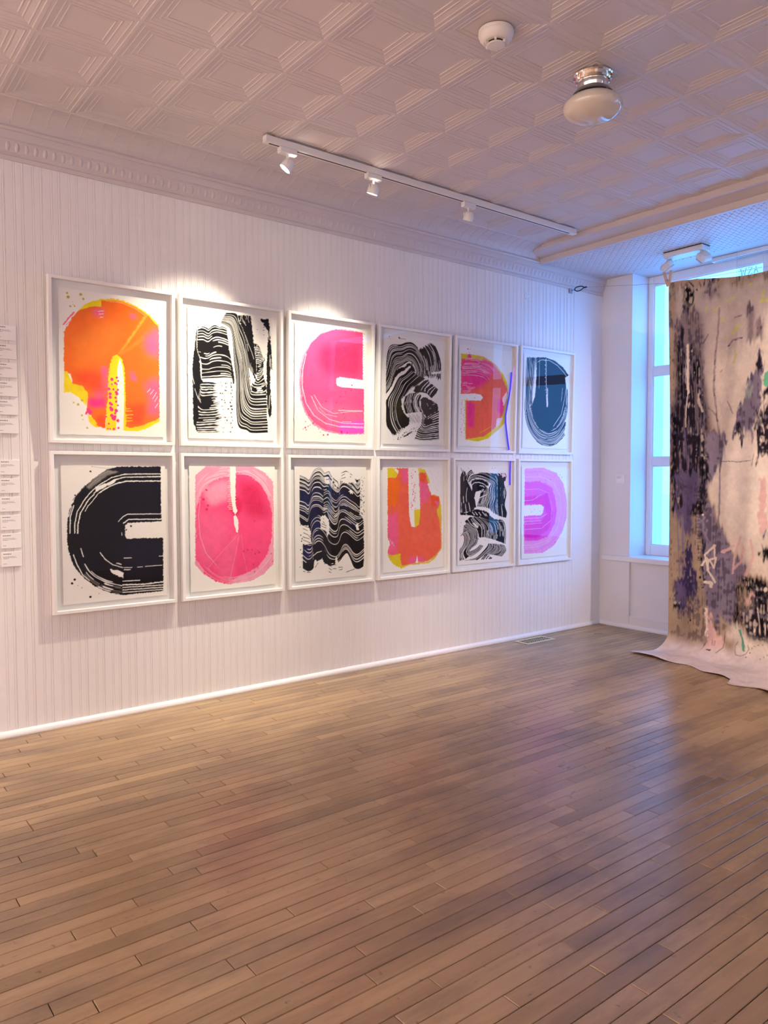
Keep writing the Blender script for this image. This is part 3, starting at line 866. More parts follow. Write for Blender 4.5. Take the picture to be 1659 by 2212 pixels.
('d','P',[(499,196)],3),
('d','P',[(500,213)],3),
('d','P',[(502,231)],3),
('d','P',[(503,248)],3),
('d','P',[(504,266)],3),
('d','P',[(505,283)],3),
('d','P',[(507,301)],3),
('f','w',[(322,303),(409,305),(514,308),(514,362),(410,363),(331,362),(304,354),(297,334),(301,312)],1),
('d','d',[(415,346)],5),
('d','d',[(316,308)],3)],
[('r','k',[[(22,188),(33,115),(61,67),(138,55),(193,36),(249,37),(316,87),(355,152),(362,246)],[(22,244),(40,173),(66,111),(97,93),(152,84),(207,62),(263,69),(316,116),(351,174),(343,261)],[(23,306),(52,241),(69,170),(100,132),(153,121),(205,94),(259,102),(305,149),(325,205),(305,279)],[(24,348),(58,297),(75,226),(103,174),(149,160),(204,132),(251,147),(284,187),(295,236),(262,289)],[(24,381),(60,339),(86,267),(117,215),(154,191),(195,166),(223,157),(261,185),(278,223),(248,261)]],(4,11),(2,4.5),21,(0.0,0.02),1,0.3),
('f','k',[(177,193),(204,171),(241,169),(265,196),(271,224),(233,227),(205,201),(177,210)],3),
('f','k',[(77,267),(122,211),(177,196),(186,216),(141,234),(100,273),(69,331),(60,339)],3),
('r','w',[[(223,178),(246,187),(266,217)],[(251,168),(270,195),(278,227)]],(5,8),(3,5),22,(0,0.1),0,0.3),
('r','k',[[(214,209),(178,242),(132,267),(101,311),(74,359),(28,417),(27,487),(30,578),(60,619),(92,657)],[(247,219),(196,258),(146,290),(119,342),(84,400),(69,450),(72,520),(96,583),(138,635)],[(290,244),(243,280),(197,319),(170,366),(143,411),(126,465),(136,524),(150,559),(183,597)],[(362,260),(301,301),(254,325),(217,353),(184,387),(167,420),(165,463),(182,501),(224,549)]],(7,17),(2,4),23,(0.0,0.05),1,0.45),
('f','k',[(125,412),(157,406),(158,463),(182,505),(224,528),(220,571),(183,597),(155,595),(132,553),(112,483)],3),
('f','w',[(153,410),(180,387),(201,393),(209,443),(196,500),(182,501),(158,474)],4),
('l','w',[(26,414),(50,381),(72,348),(96,290),(123,254),(154,237),(186,220),(212,198)],11,1),
('l','w',[(186,218),(212,198),(223,192)],13,1),
('l','w',[(362,253),(348,272),(305,300),(289,316),(249,326),(221,349),(184,387)],6,1),
('f','k',[(272,313),(305,304),(357,268),(389,267),(397,286),(421,296),(446,310),(474,325),(457,352),(413,387),(369,365),(321,351),(283,363),(254,350)],3),
('l','w',[(320,339),(337,316),(387,274)],4.5,1),
('l','w',[(349,344),(363,320),(409,289)],4.5,1),
('l','w',[(378,353),(388,334),(431,306)],4.5,1),
('l','w',[(398,365),(417,340),(446,316)],4.5,1),
('l','w',[(359,344),(354,329),(397,286)],4.5,1),
('r','k',[[(287,65),(331,118),(358,181),(364,253)],[(339,42),(388,99),(409,176),(408,260)],[(382,16),(437,83),(453,154),(453,264)],[(425,13),(471,80),(496,151),(495,274)]],(4,8),(2,4.5),24,(0.1,0.12),1,0.75),
('f','w',[(410,209),(498,202),(499,220),(410,224)],6),
('r','k',[[(185,390),(172,445),(191,504)],[(221,367),(208,432),(228,499)],[(273,360),(246,423),(271,491)],[(302,356),(269,400),(277,457),(304,488)],[(326,378),(310,430),(337,485)]],(5,10),(3,5.5),25,(0.0,0.04),1,0.2),
('l','w',[(309,488),(279,453),(269,403),(283,374),(321,357),(369,361),(428,401)],9,1),
('f','g',[(336,383),(369,384),(438,410),(471,428),(479,465),(430,489),(374,519),(347,493),(322,454),(317,404)],3),
('l','W',[(375,423),(385,440)],4,0.7),
('l','W',[(400,458),(410,454)],4,0.7),
('l','W',[(424,431),(448,422)],4,0.7),
('l','W',[(433,412),(473,410)],4,0.7),
('l','W',[(463,388),(468,390)],4,0.7),
('r','k',[[(330,479),(367,521),(420,495),(484,466)],[(333,523),(358,555),(421,534),(485,512)],[(325,574),(354,591),(422,574),(486,561)],[(296,600),(354,613),(422,605),(487,594)],[(287,630),(326,643),(423,635),(487,627)],[(269,667),(326,674),(424,670),(493,660)]],(7,13),(3,5),26,(0.0,0.015),1,0.1),
('f','g',[(353,529),(426,519),(431,555),(373,576),(348,559)],4),
('l','k',[(217,503),(229,527),(248,563)],2.2,0.85),
('l','k',[(228,509),(239,532),(257,557)],2.2,0.85),
('l','k',[(239,515),(250,537),(266,552)],2.2,0.85),
('l','k',[(250,501),(260,541),(275,561)],2.2,0.85),
('l','k',[(262,507),(270,526),(284,556)],2.2,0.85),
('l','k',[(273,513),(281,530),(293,551)],2.2,0.85),
('l','k',[(285,500),(291,535),(302,560)],2.2,0.85),
('l','k',[(296,506),(302,539),(311,555)],2.2,0.85),
('l','k',[(308,512),(312,524),(320,550)],2.2,0.85),
('d','k',[(130,659)],3.5),
('d','k',[(132,649)],1.5),
('d','k',[(135,645)],2),
('d','k',[(149,661)],2),
('d','k',[(147,666)],1.5),
('d','k',[(151,657)],3.5),
('d','k',[(153,656)],2),
('d','k',[(164,651)],1.5),
('d','k',[(161,642)],1.5),
('d','k',[(168,642)],3.5),
('d','k',[(169,646)],1.5),
('d','k',[(175,639)],1.5),
('d','k',[(180,629)],3.5),
('d','k',[(181,642)],1.5),
('d','k',[(185,626)],2.5),
('d','k',[(182,626)],3.5),
('d','k',[(196,650)],2),
('d','k',[(194,626)],1.5),
('d','k',[(197,620)],3.5),
('d','k',[(203,626)],2),
('d','k',[(209,642)],3.5),
('d','k',[(211,641)],3.5),
('d','k',[(208,639)],2.5),
('d','k',[(220,631)],2),
('d','k',[(213,638)],1.5),
('d','k',[(222,623)],2.5),
('d','k',[(227,630)],2),
('d','k',[(225,613)],2.5),
('d','k',[(232,618)],1.5),
('d','k',[(240,627)],2),
('d','k',[(237,614)],1.5),
('d','k',[(239,617)],2),
('d','k',[(242,601)],3.5),
('d','k',[(246,616)],2.5),
('d','k',[(258,616)],2),
('d','k',[(259,614)],1.5),
('d','k',[(255,625)],1.5),
('d','k',[(259,601)],2.5),
('d','k',[(261,592)],3.5),
('d','k',[(268,598)],3.5),
('d','k',[(280,599)],2),
('d','k',[(277,614)],3.5),
('d','k',[(280,606)],1.5),
('d','k',[(286,588)],2.5),
('d','k',[(292,588)],1.5),
('d','k',[(286,613)],1.5),
('l','k',[(138,635),(130,610)],3,0.9),
('l','k',[(148,626),(141,602)],3,0.9),
('l','k',[(158,618),(152,595)],3,0.9),
('l','k',[(168,610),(163,587)],3,0.9),
('l','k',[(178,602),(174,580)],3,0.9),
('l','k',[(188,594),(185,572)],3,0.9),
('l','k',[(198,585),(196,565)],3,0.9),
('l','k',[(208,577),(207,557)],3,0.9),
('l','k',[(218,569),(218,549)],3,0.9),
('l','k',[(228,560),(230,542)],3,0.9),
('f','k',[(170,651),(202,634),(249,615),(249,620),(212,639),(175,658)],2),
('d','k',[(127,670)],5),
('d','k',[(141,672)],3),
('d','k',[(92,673)],2),
('d','k',[(128,13)],6),
('d','k',[(47,14)],3),
('d','k',[(54,27)],2),
('l','k',[(124,17),(183,17)],5,0.5),
('s','e',[(102,424),(162,403),(191,479),(154,524),(113,504)],30)],
[('f','Y',[(17,61),(111,58),(241,62),(363,107),(450,178),(494,251),(504,346),(473,443),(466,530),(392,585),(299,645),(193,667),(73,657),(63,381),(25,383)],2),
('f','c',[(20,98),(177,84),(309,97),(405,155),(474,233),(497,308),(454,396),(443,473),(370,562),(258,630),(79,651),(72,385),(237,373),(240,343),(197,331),(24,342)],2.5),
('s','m',[(20,107),(190,92),(350,129),(327,243),(144,293),(26,338)],30),
('s','m',[(384,353),(480,347),(450,463),(387,447)],14),
('s','m',[(82,389),(160,403),(151,570),(93,572)],16),
('s','p',[(242,73),(377,127),(326,206),(218,159)],22),
('s','m',[(98,23),(125,84),(74,89)],8),
('s','Y',[(419,161),(498,231),(492,279),(434,198)],8),
('s','c',[(222,288),(378,146),(398,352),(257,603),(185,364)],30),
('r','W',[[(20,94),(176,81),(309,100),(392,154)],[(23,220),(154,210),(246,221),(287,246)]],(3,6),(1.6,2.8),41,(0.05,0.3),0,0.7),
('r','W',[[(24,247),(142,243),(207,252)],[(26,338),(119,322),(183,300)]],(5,9),(1.5,2.5),42,(0.05,0.3),0,0.7),
('f','w',[(20,341),(158,329),(216,333),(241,352),(218,376),(120,379),(21,379)],1.5),
('f','W',[(439,349),(486,289),(491,337),(455,406)],3),
('f','W',[(389,495),(450,482),(418,541),(377,562)],4),
('d','p',[(39,391)],3),
('d','p',[(32,399)],3),
('d','p',[(28,407)],2),
('d','p',[(35,414)],4),
('d','p',[(57,421)],2),
('d','p',[(35,430)],2),
('d','p',[(52,436)],4),
('d','p',[(29,446)],4),
('d','p',[(61,451)],4),
('d','p',[(29,461)],3),
('d','p',[(32,468)],2),
('d','p',[(27,476)],3),
('d','p',[(44,483)],2),
('d','p',[(54,490)],4),
('d','p',[(56,498)],2),
('d','p',[(61,505)],3),
('d','p',[(32,514)],3),
('d','p',[(54,521)],4),
('d','p',[(60,528)],2),
('d','p',[(55,537)],3),
('d','p',[(62,544)],3),
('d','p',[(41,552)],3),
('d','p',[(38,560)],2),
('d','p',[(33,568)],2),
('d','p',[(62,575)],4),
('d','p',[(28,583)],4),
('d','p',[(61,590)],4),
('d','p',[(32,599)],2),
('d','p',[(36,606)],4),
('d','p',[(56,614)],2),
('d','p',[(65,621)],2),
('d','p',[(31,629)],3),
('d','p',[(63,636)],3),
('d','p',[(41,644)],2),
('d','p',[(82,24)],6),
('d','p',[(104,24)],4),
('d','p',[(98,50)],4),
('d','p',[(81,97)],5),
('d','p',[(454,101)],3),
('d','p',[(82,371)],4),
('d','p',[(158,359)],4),
('l','Y',[(218,605),(336,554)],5,0.7),
('l','Y',[(298,630),(404,561)],5,0.7)],
[('r','n',[[(27,21),(22,296),(25,452),(68,559),(161,645),(269,681),(377,670),(501,590)],[(49,19),(44,294),(46,432),(90,538),(175,615),(282,642),(391,624),(506,522)],[(81,16),(66,293),(78,430),(126,517),(219,583),(311,596),(419,556),(513,429),(517,223)],[(137,13),(103,291),(115,408),(170,495),(263,552),(356,538),(448,473),(491,369),(497,204)]],(3,8),(2.2,4.5),51,(0.01,0.03),1,0.55),
('f','n',[(137,15),(249,7),(350,23),(454,67),(521,123),(481,144),(498,225),(498,348),(463,452),(387,537),(280,579),(187,554),(117,478),(95,390),(133,309),(143,170)],2.5),
('l','w',[(153,51),(197,29),(288,27),(383,56),(464,105),(497,133)],4,0.8),
('l','w',[(123,34),(118,290)],3,0.8),
('l','w',[(174,14),(176,246)],2,0.8),
('l','w',[(507,183),(480,308),(446,432),(355,528)],4,0.8),
('l','w',[(453,228),(442,330)],3,0.8),
('l','w',[(248,17),(254,161),(265,280)],5,1),
('l','w',[(265,290),(275,380)],11,1),
('l','w',[(274,240),(281,370)],6,1),
('d','w',[(240,33)],3),
('d','w',[(251,48)],3),
('d','w',[(241,65)],3),
('d','w',[(252,80)],3),
('d','w',[(242,96)],3),
('d','w',[(254,111)],3),
('d','w',[(244,128)],3),
('d','w',[(255,143)],3),
('d','w',[(245,160)],3),
('d','w',[(256,175)],3),
('d','w',[(246,192)],3),
('d','w',[(257,207)],3),
('d','w',[(247,224)],3),
('d','w',[(259,239)],3),
('d','w',[(249,255)],3),
('d','w',[(260,271)],3),
('d','n',[(115,616)],2.5),
('d','n',[(219,588)],4),
('l','n',[(161,650),(230,677)],4,1),
('l','n',[(307,677),(392,665),(470,616)],4,1)],
[('f','k',[(506,18),(277,20),(220,37),(169,71),(117,114),(70,165),(38,230),(25,290),(23,367),(27,434),(52,513),(99,578),(158,628),(225,663),(293,682),(508,681),(512,397),(415,393),(318,391),(309,376),(311,324),(326,310),(417,310),(507,310),(503,231)],2),
('s','z',[(282,23),(392,22),(392,54),(282,54)],14),
('s','z',[(298,398),(506,404),(503,588),(294,594)],50),
('l','w',[(509,57),(316,59),(247,76),(180,115),(146,144),(113,182),(74,245),(61,308),(60,350)],4.5,1),
('l','w',[(508,72),(316,74),(258,88),(190,127),(157,155)],5,1),
('l','w',[(157,160),(129,188),(90,251),(76,309),(74,352)],5,1),
('l','w',[(508,95),(321,95),(269,107),(213,133),(184,152)],5.5,1),
('l','w',[(179,155),(145,199),(128,216),(113,243)],3.5,1),
('l','w',[(505,269),(324,265),(300,278),(276,301)],4,1),
('l','w',[(505,297),(329,292),(303,311)],5,1),
('l','w',[(293,358),(293,372)],3,1),
('l','w',[(58,214),(41,269),(37,350)],4.5,1),
('l','w',[(48,219),(33,268)],3,1),
('l','w',[(51,457),(68,508),(94,561),(126,591)],4,1),
('l','w',[(87,429),(99,469)],4,1),
('l','w',[(181,454),(206,490),(244,521),(295,539)],3.5,1),
('l','w',[(264,514),(287,522)],5,1),
('l','w',[(302,491),(340,492)],3.5,1),
('l','w',[(489,493),(510,493)],3,1),
('l','w',[(301,540),(342,542)],3,1),
('l','w',[(371,543),(398,543)],2.5,1),
('l','w',[(413,542),(503,542)],2.5,1),
('l','w',[(301,551),(333,553)],4,1),
('l','w',[(294,610),(382,612)],4,1),
('l','w',[(294,629),(411,635),(508,631)],6,1),
('l','w',[(293,642),(508,648)],4.5,1),
('l','w',[(293,655),(508,661)],4.5,1),
('l','w',[(293,668),(507,672)],4,1),
('s','q2',[(164,71),(226,38),(282,48),(225,65),(135,132),(122,124)],5),
('f','w',[(163,124),(247,94),(275,85),(258,102),(190,136),(168,147)],2),
('l','G',[(122,124),(164,82),(237,49)],3.5,0.9),
('l','G',[(136,127),(191,77),(248,54)],3.5,0.9),
('l','G',[(130,110),(180,71)],3.5,0.9),
('l','G',[(81,154),(114,115)],3.5,0.9),
('l','G',[(54,186),(76,159)],3.5,0.9),
('r','G',[[(99,578),(158,628),(225,663),(293,681)],[(111,512),(154,568),(214,605),(294,632)]],(2,4),(2.5,6),61,(0.0,0.0),0,0.5),
('r','w',[[(68,525),(126,600),(202,649),(292,676)],[(112,495),(143,548),(209,593),(293,620)]],(2.5,5),(2.5,6),62,(0.05,0.02),0,0.55),
('f','w',[(230,543),(272,552),(298,569),(295,594),(266,578),(238,561)],3),
('d','k',[(142,45)],5),
('d','k',[(55,581)],6),
('d','k',[(42,599)],6),
('d','k',[(180,617)],5),
('d','k',[(129,675)],6),
('d','k',[(341,327)],5),
('d','k',[(316,345)],4),
('d','k',[(309,361)],3),
('d','k',[(70,611)],2),
('d','k',[(89,625)],2),
('d','k',[(172,662)],2),
('d','k',[(66,163)],4),
('d','k',[(150,20)],2),
('l','G',[(151,21),(220,29),(260,26)],2.5,0.6),
('d','w',[(513,25)],4),
('d','w',[(513,39)],4),
('d','w',[(514,53)],4),
('d','w',[(510,67)],4),
('d','w',[(510,81)],4),
('d','w',[(510,95)],4),
('d','w',[(511,110)],4),
('d','w',[(511,124)],4),
('d','w',[(512,138)],4),
('d','w',[(512,152)],4),
('d','w',[(508,166)],4),
('d','w',[(508,181)],4),
('d','w',[(509,195)],4),
('d','w',[(509,209)],4),
('d','w',[(509,223)],4),
('d','w',[(510,237)],4),
('d','w',[(510,252)],4),
('d','w',[(506,266)],4),
('d','w',[(507,280)],4),
('d','w',[(507,294)],4)],
[('f','q',[(36,65),(100,16),(244,15),(279,15),(384,14),(458,47),(518,104),(520,260),(516,584),(451,639),(367,673),(270,676),(226,680),(137,650),(76,609),(28,554)],2),
('f','P',[(122,107),(199,72),(243,72),(278,54),(359,65),(432,110),(482,185),(508,275),(508,425),(473,528),(410,599),(319,629),(254,652),(214,674),(144,650),(84,610),(51,550),(32,528),(40,247),(68,163)],5),
('s','p',[(40,247),(220,281),(258,369),(115,576),(51,550),(35,457)],40),
('s','p',[(258,398),(290,399),(246,674),(214,671),(138,578)],25),
('s','q',[(68,128),(238,79),(237,195),(120,235)],28),
('s','d',[(302,80),(424,124),(497,305),(372,300),(308,240)],40),
('s','d',[(228,216),(276,181),(320,211),(315,269),(275,297),(236,267)],10),
('r','W',[[(36,107),(100,47),(184,21),(243,16)],[(37,233),(83,135),(160,93),(242,72)]],(3,6),(1.8,3.2),71,(0.02,0.02),0,0.8),
('r','W',[[(283,18),(375,25),(466,73),(520,148)],[(282,61),(367,69),(440,125),(498,222)]],(5,9),(2.5,4),72,(0.02,0.02),0,0.8),
('r','W',[[(34,401),(70,516),(137,600),(239,637),(335,622),(427,585),(486,514),(517,441)],[(32,528),(84,595),(152,644),(230,676),(318,673),(401,658),(485,612),(517,561)]],(4,8),(2,3.4),73,(0.02,0.02),0,0.8),
('l','W',[(64,191),(51,289),(60,402),(93,496),(153,565)],3,0.55),
('l','W',[(511,200),(514,335),(504,470)],3,0.55),
('l','q',[(290,399),(193,488),(99,582)],5,0.35),
('l','q',[(294,407),(272,508),(230,669)],7,0.35),
('l','q',[(310,400),(320,511),(344,616)],4,0.35),
('f','w',[(243,13),(280,13),(277,109),(275,195),(277,239),(287,268),(273,286),(259,267),(252,209),(245,166)],2),
('f','w',[(263,297),(275,288),(291,319),(292,356),(288,391),(278,384),(266,340)],1.5),
('l','w',[(241,22),(255,23)],2.5,1),
('l','w',[(236,32),(255,33)],2.5,1),
('l','w',[(232,42),(254,43)],2.5,1),
('l','w',[(239,52),(254,54)],2.5,1),
('l','w',[(235,62),(254,64)],2.5,1),
('l','w',[(231,72),(254,74)],2.5,1),
('l','w',[(238,82),(254,84)],2.5,1),
('l','w',[(234,92),(254,94)],2.5,1),
('l','w',[(230,102),(254,104)],2.5,1),
('l','w',[(237,113),(254,114)],2.5,1),
('l','w',[(233,123),(253,124)],2.5,1),
('l','w',[(229,133),(253,134)],2.5,1),
('l','w',[(236,143),(253,144)],2.5,1),
('l','w',[(232,153),(253,155)],2.5,1),
('l','w',[(239,163),(253,165)],2.5,1),
('l','w',[(235,173),(253,175)],2.5,1),
('l','w',[(230,183),(253,185)],2.5,1),
('l','w',[(237,193),(252,195)],2.5,1),
('l','w',[(233,203),(252,205)],2.5,1),
('l','w',[(229,213),(252,215)],2.5,1),
('l','w',[(236,223),(252,225)],2.5,1),
('l','w',[(232,233),(252,235)],2.5,1),
('l','w',[(228,243),(252,246)],2.5,1),
('l','w',[(235,254),(252,256)],2.5,1),
('d','d',[(100,146)],6),
('d','d',[(82,197)],7),
('d','d',[(107,231)],6),
('d','d',[(100,252)],7),
('d','d',[(409,275)],5),
('d','d',[(394,328)],4),
('d','d',[(507,301)],3),
('d','d',[(322,499)],5),
('d','d',[(348,491)],5),
('d','d',[(375,492)],5),
('d','d',[(413,502)],3),
('d','d',[(422,512)],6),
('d','d',[(396,517)],5),
('d','d',[(501,523)],4),
('d','d',[(511,570)],4),
('d','d',[(385,578)],4),
('d','d',[(391,620)],4),
('d','w',[(267,152)],2.5),
('d','w',[(274,161)],2.5),
('d','w',[(269,169)],2.5),
('d','w',[(276,178)],2.5),
('d','w',[(270,187)],2.5),
('d','w',[(277,195)],2.5),
('d','w',[(271,204)],2.5),
('d','w',[(278,213)],2.5),
('d','w',[(273,221)],2.5),
('d','w',[(267,230)],2.5),
('d','w',[(274,239)],2.5),
('d','w',[(268,247)],2.5),
('d','w',[(275,256)],2.5),
('d','w',[(270,265)],2.5),
('d','w',[(277,274)],2.5),
('d','w',[(271,282)],2.5)],
[('r','k2',[[(36,66),(74,79),(101,93),(116,73),(140,33),(179,21),(203,40),(215,52),(247,43),(262,67),(287,90),(311,107),(323,134),(340,60),(373,41),(410,58),(444,87),(465,108),(486,88)],[(35,131),(73,141),(100,160),(116,125),(139,99),(175,93),(206,116),(238,117),(266,150),(294,171),(319,171),(331,134),(360,118),(397,135),(431,156),(460,184),(486,167)],[(35,193),(73,204),(99,221),(119,181),(139,152),(178,153),(210,180),(242,177),(265,224),(302,252),(318,225),(335,185),(372,179),(409,203),(447,225),(472,246),(485,236)],[(34,265),(72,279),(95,293),(111,241),(131,215),(174,216),(209,236),(237,237),(265,288),(293,309),(314,293),(322,256),(355,236),(396,258),(443,283),(468,304),(483,315)],[(33,333),(71,361),(90,365),(106,306),(126,280),(169,275),(205,303),(229,297),(248,341),(280,376),(305,367),(322,313),(350,301),(396,326),(438,355),(472,367),(510,344)],[(55,406),(86,431),(109,452),(117,386),(141,350),(169,345),(200,369),(224,394),(244,422),(276,447),(308,442),(325,392),(350,376),(383,384),(425,413),(463,432),(514,407)],[(55,488),(93,517),(120,505),(129,446),(148,420),(176,418),(207,440),(231,478),(247,509),(291,525),(324,504),(345,464),(370,452),(403,470),(433,496),(462,508),(514,483)],[(54,560),(92,586),(124,565),(132,506),(156,481),(183,482),(211,511),(235,552),(263,574),(299,580),(328,548),(349,515),(374,510),(403,539),(428,572),(462,581),(514,549)],[(53,626),(92,646),(127,632),(135,589),(163,554),(195,550),(218,588),(242,624),(291,617),(324,599),(349,573),(378,555),(403,591),(432,648),(470,661),(513,644)]],(6,19),(3,6),81,(0.0,0.012),1,0.55),
('r','w',[[(36,66),(74,79),(101,93),(116,73),(140,33),(179,21),(203,40),(215,52),(247,43),(262,67),(287,90),(311,107),(323,134),(340,60),(373,41),(410,58),(444,87),(465,108),(486,88)],[(35,131),(73,141),(100,160),(116,125),(139,99),(175,93),(206,116),(238,117),(266,150),(294,171),(319,171),(331,134),(360,118),(397,135),(431,156),(460,184),(486,167)]],(2,6),(2.5,5),82,(0.0,0.0),0,0.5),
('f','k2',[(214,163),(246,133),(266,164),(294,191),(318,178),(322,232),(309,299),(269,332),(245,297),(229,263),(197,243)],4),
('r','w',[[(208,163),(242,150),(266,191),(298,211),(322,192)],[(205,283),(233,277),(265,315),(297,340),(322,307)]],(6,13),(2.2,4),83,(0,0),0,0.5),
('f','k2',[(124,492),(156,474),(187,482),(211,517),(235,566),(267,592),(295,611),(242,613),(210,611),(194,576),(159,591),(131,572)],3),
('f','k2',[(56,587),(92,596),(127,569),(131,605),(111,630),(55,625)],3),
('l','w',[(128,555),(155,537),(189,531)],4,1),
('f','k2',[(322,259),(351,253),(392,265),(442,290),(476,305),(476,322),(438,317),(392,292),(351,280),(322,280)],3),
('f','w',[(181,319),(213,310),(244,341),(246,422),(231,445),(224,407),(184,395)],4),
('f','w',[(214,76),(246,80),(250,117),(218,120)],4),
('f','w',[(266,77),(276,80),(270,137),(262,144)],4),
('f','w',[(282,110),(311,117),(310,151),(286,147)],4),
('f','w',[(33,367),(90,370),(109,402),(115,482),(86,485),(55,480),(32,467)],4),
('f','w',[(139,626),(147,597),(194,590),(218,642),(210,678),(134,672)],4),
('f','w',[(351,604),(374,568),(394,597),(415,657),(381,675),(344,676)],4),
('f','w',[(393,166),(422,159),(426,180),(409,183)],4),
('f','w',[(446,380),(467,367),(471,412),(454,411)],4),
('f','w',[(323,53),(491,36),(490,88),(448,122),(418,111),(377,118),(335,111)],4),
('f','w',[(295,573),(307,581),(313,649),(307,683),(290,682),(289,600)],4),
('f','w',[(218,639),(238,633),(242,678),(214,675)],4),
('f','w',[(327,664),(428,665),(406,691),(323,684)],4),
('l','k2',[(188,376),(224,391)],3.6,1),
('l','k2',[(192,362),(224,377)],3.6,1),
('l','k2',[(200,349),(212,363)],3.6,1),
('l','k2',[(204,330),(206,335)],3.6,1),
('l','k2',[(230,73),(254,77)],3.6,1),
('l','k2',[(226,93),(250,90)],3.6,1),
('l','k2',[(286,93),(311,107)],3.6,1),
('l','k2',[(282,117),(298,134)],3.6,1),
('l','k2',[(340,53),(373,40)],3.6,1),
('l','k2',[(340,70),(364,58)],3.6,1),
('l','k2',[(340,87),(368,80)],3.6,1),
('l','k2',[(404,57),(419,65)],3.6,1),
('l','k2',[(406,74),(412,79)],3.6,1),
('l','k2',[(335,107),(348,104)],3.6,1),
('l','k2',[(286,127),(311,148)],3.6,1),
('l','k2',[(56,386),(90,401)],3.6,1),
('l','k2',[(59,410),(86,424)],3.6,1),
('l','k2',[(55,436),(101,451)],3.6,1),
('l','k2',[(57,455),(105,474)],3.6,1),
('l','k2',[(71,374),(106,385)],3.6,1),
('l','k2',[(238,620),(262,632)],3.6,1),
('l','k2',[(242,640),(262,652)],3.6,1),
('l','k2',[(242,661),(258,669)],3.6,1),
('l','k2',[(270,622),(295,622)],3.6,1),
('l','k2',[(270,646),(295,646)],3.6,1),
('l','k2',[(315,639),(344,641)],3.6,1),
('l','k2',[(319,657),(344,652)],3.6,1),
('l','k2',[(373,674),(436,659)],3.6,1),
('l','k2',[(84,652),(107,654)],3.6,1),
('l','k2',[(143,626),(163,601)],3.6,1),
('l','k2',[(444,91),(456,112),(478,91)],3.6,1),
('l','k2',[(339,128),(372,118),(418,139)],3.6,1),
('l','k2',[(57,643),(69,647)],3.6,1),
('l','k2',[(90,424),(109,445)],3.6,1),
('f','k2',[(444,87),(461,98),(480,88),(467,108),(454,110)],2),
('d','k',[(512,167)],2.5),
('d','k',[(494,207)],1.5),
('d','k',[(506,243)],2.5),
('d','k',[(511,317)],2),
('d','k',[(486,306)],2),
('d','k',[(510,202)],2),
('d','k',[(505,146)],1.5),
('d','k',[(498,98)],2.5),
('d','k',[(509,103)],1.5),
('d','k',[(489,306)],2),
('d','k',[(491,222)],3.5),
('d','k',[(492,306)],3.5),
('d','k',[(493,263)],2.5),
('d','k',[(494,318)],1.5),
('d','k',[(495,251)],1.5),
('d','k',[(508,287)],3.5),
('d','k',[(512,241)],3.5),
('d','k',[(516,83)],1.5),
('d','k',[(496,307)],2.5),
('d','k',[(506,200)],3.5),
('d','k',[(503,112)],2.5),
('d','k',[(499,191)],2.5),
('d','k',[(506,253)],2),
('d','k',[(488,207)],3.5),
('d','k',[(488,255)],1.5),
('d','k',[(498,311)],3.5),
('d','k',[(488,209)],2),
('d','k',[(491,338)],2),
('d','k',[(496,99)],2.5),
('d','k',[(488,225)],2.5),
('d','k',[(513,194)],1.5),
('d','k',[(514,235)],2.5),
('d','k',[(497,192)],2.5),
('d','k',[(511,241)],3.5),
('d','k',[(500,131)],3.5),
('d','k',[(516,201)],2),
('d','k',[(496,343)],2),
('d','k',[(486,167)],2.5),
('d','k',[(496,157)],1.5),
('d','k',[(514,86)],2),
('d','k',[(492,199)],2),
('d','k',[(488,186)],2.5),
('d','k',[(493,153)],3.5),
('d','k',[(512,294)],2.5),
('d','k',[(500,314)],3.5),
('d','k',[(495,231)],2.5),
('d','k',[(489,170)],2.5),
('d','k',[(514,299)],3.5),
('d','k',[(497,332)],2.5),
('d','k',[(515,162)],1.5),
('d','k',[(486,317)],1.5),
('d','k',[(493,269)],2.5),
('d','k',[(509,121)],2),
('d','k',[(497,226)],3.5),
('d','k',[(489,270)],2.5),
('d','k',[(488,219)],3.5),
('d','k',[(491,215)],2),
('d','k',[(505,202)],3.5),
('d','k',[(496,78)],2),
('d','k',[(488,85)],1.5),
('d','k',[(509,261)],2),
('d','k',[(507,107)],2.5),
('d','k',[(39,366)],3),
('d','k',[(41,425)],4),
('d','k',[(50,447)],4),
('d','k',[(46,461)],4),
('d','k',[(49,494)],2),
('d','k',[(38,513)],4),
('d','k',[(48,537)],4),
('d','k',[(49,560)],3),
('d','k',[(47,589)],2),
('d','k',[(34,618)],3),
('s','B',[(39,135),(182,110),(181,275),(107,293),(37,297)],60),
('s','B',[(266,150),(393,179),(392,302),(318,279),(269,211)],50),
('s','B',[(110,306),(181,309),(164,474),(120,479)],30),
('s','B',[(57,482),(120,485),(120,581),(56,574)],20),
('s','B',[(342,334),(446,352),(455,394),(392,377)],20)],
[('f','Y',[(41,20),(213,19),(223,351),(246,414),(304,412),(321,301),(304,19),(362,27),(398,90),(421,188),(493,216),(512,289),(515,571),(475,623),(397,667),(292,668),(223,668),(155,684),(94,658),(44,603),(40,465)],3),
('f','c',[(57,22),(213,19),(218,124),(223,334),(240,406),(269,420),(306,400),(321,301),(322,50),(368,50),(392,134),(421,201),(487,216),(491,279),(469,306),(493,397),(508,488),(506,570),(457,617),(386,651),(292,651),(223,661),(161,667),(146,618),(150,588),(77,589),(42,577),(41,88)],3),
('s','o',[(41,88),(123,88),(145,123),(123,261),(40,268)],10),
('s','p',[(40,328),(122,313),(133,461),(116,581),(42,585)],18),
('s','p',[(157,24),(213,24),(213,124),(168,115)],14),
('s','p',[(223,615),(327,613),(374,652),(223,659)],14),
('s','p',[(304,50),(386,125),(409,215),(327,284),(304,124)],20),
('s','r',[(316,45),(374,72),(362,125),(316,107)],10),
('s','r',[(409,201),(493,216),(493,279),(421,278)],10),
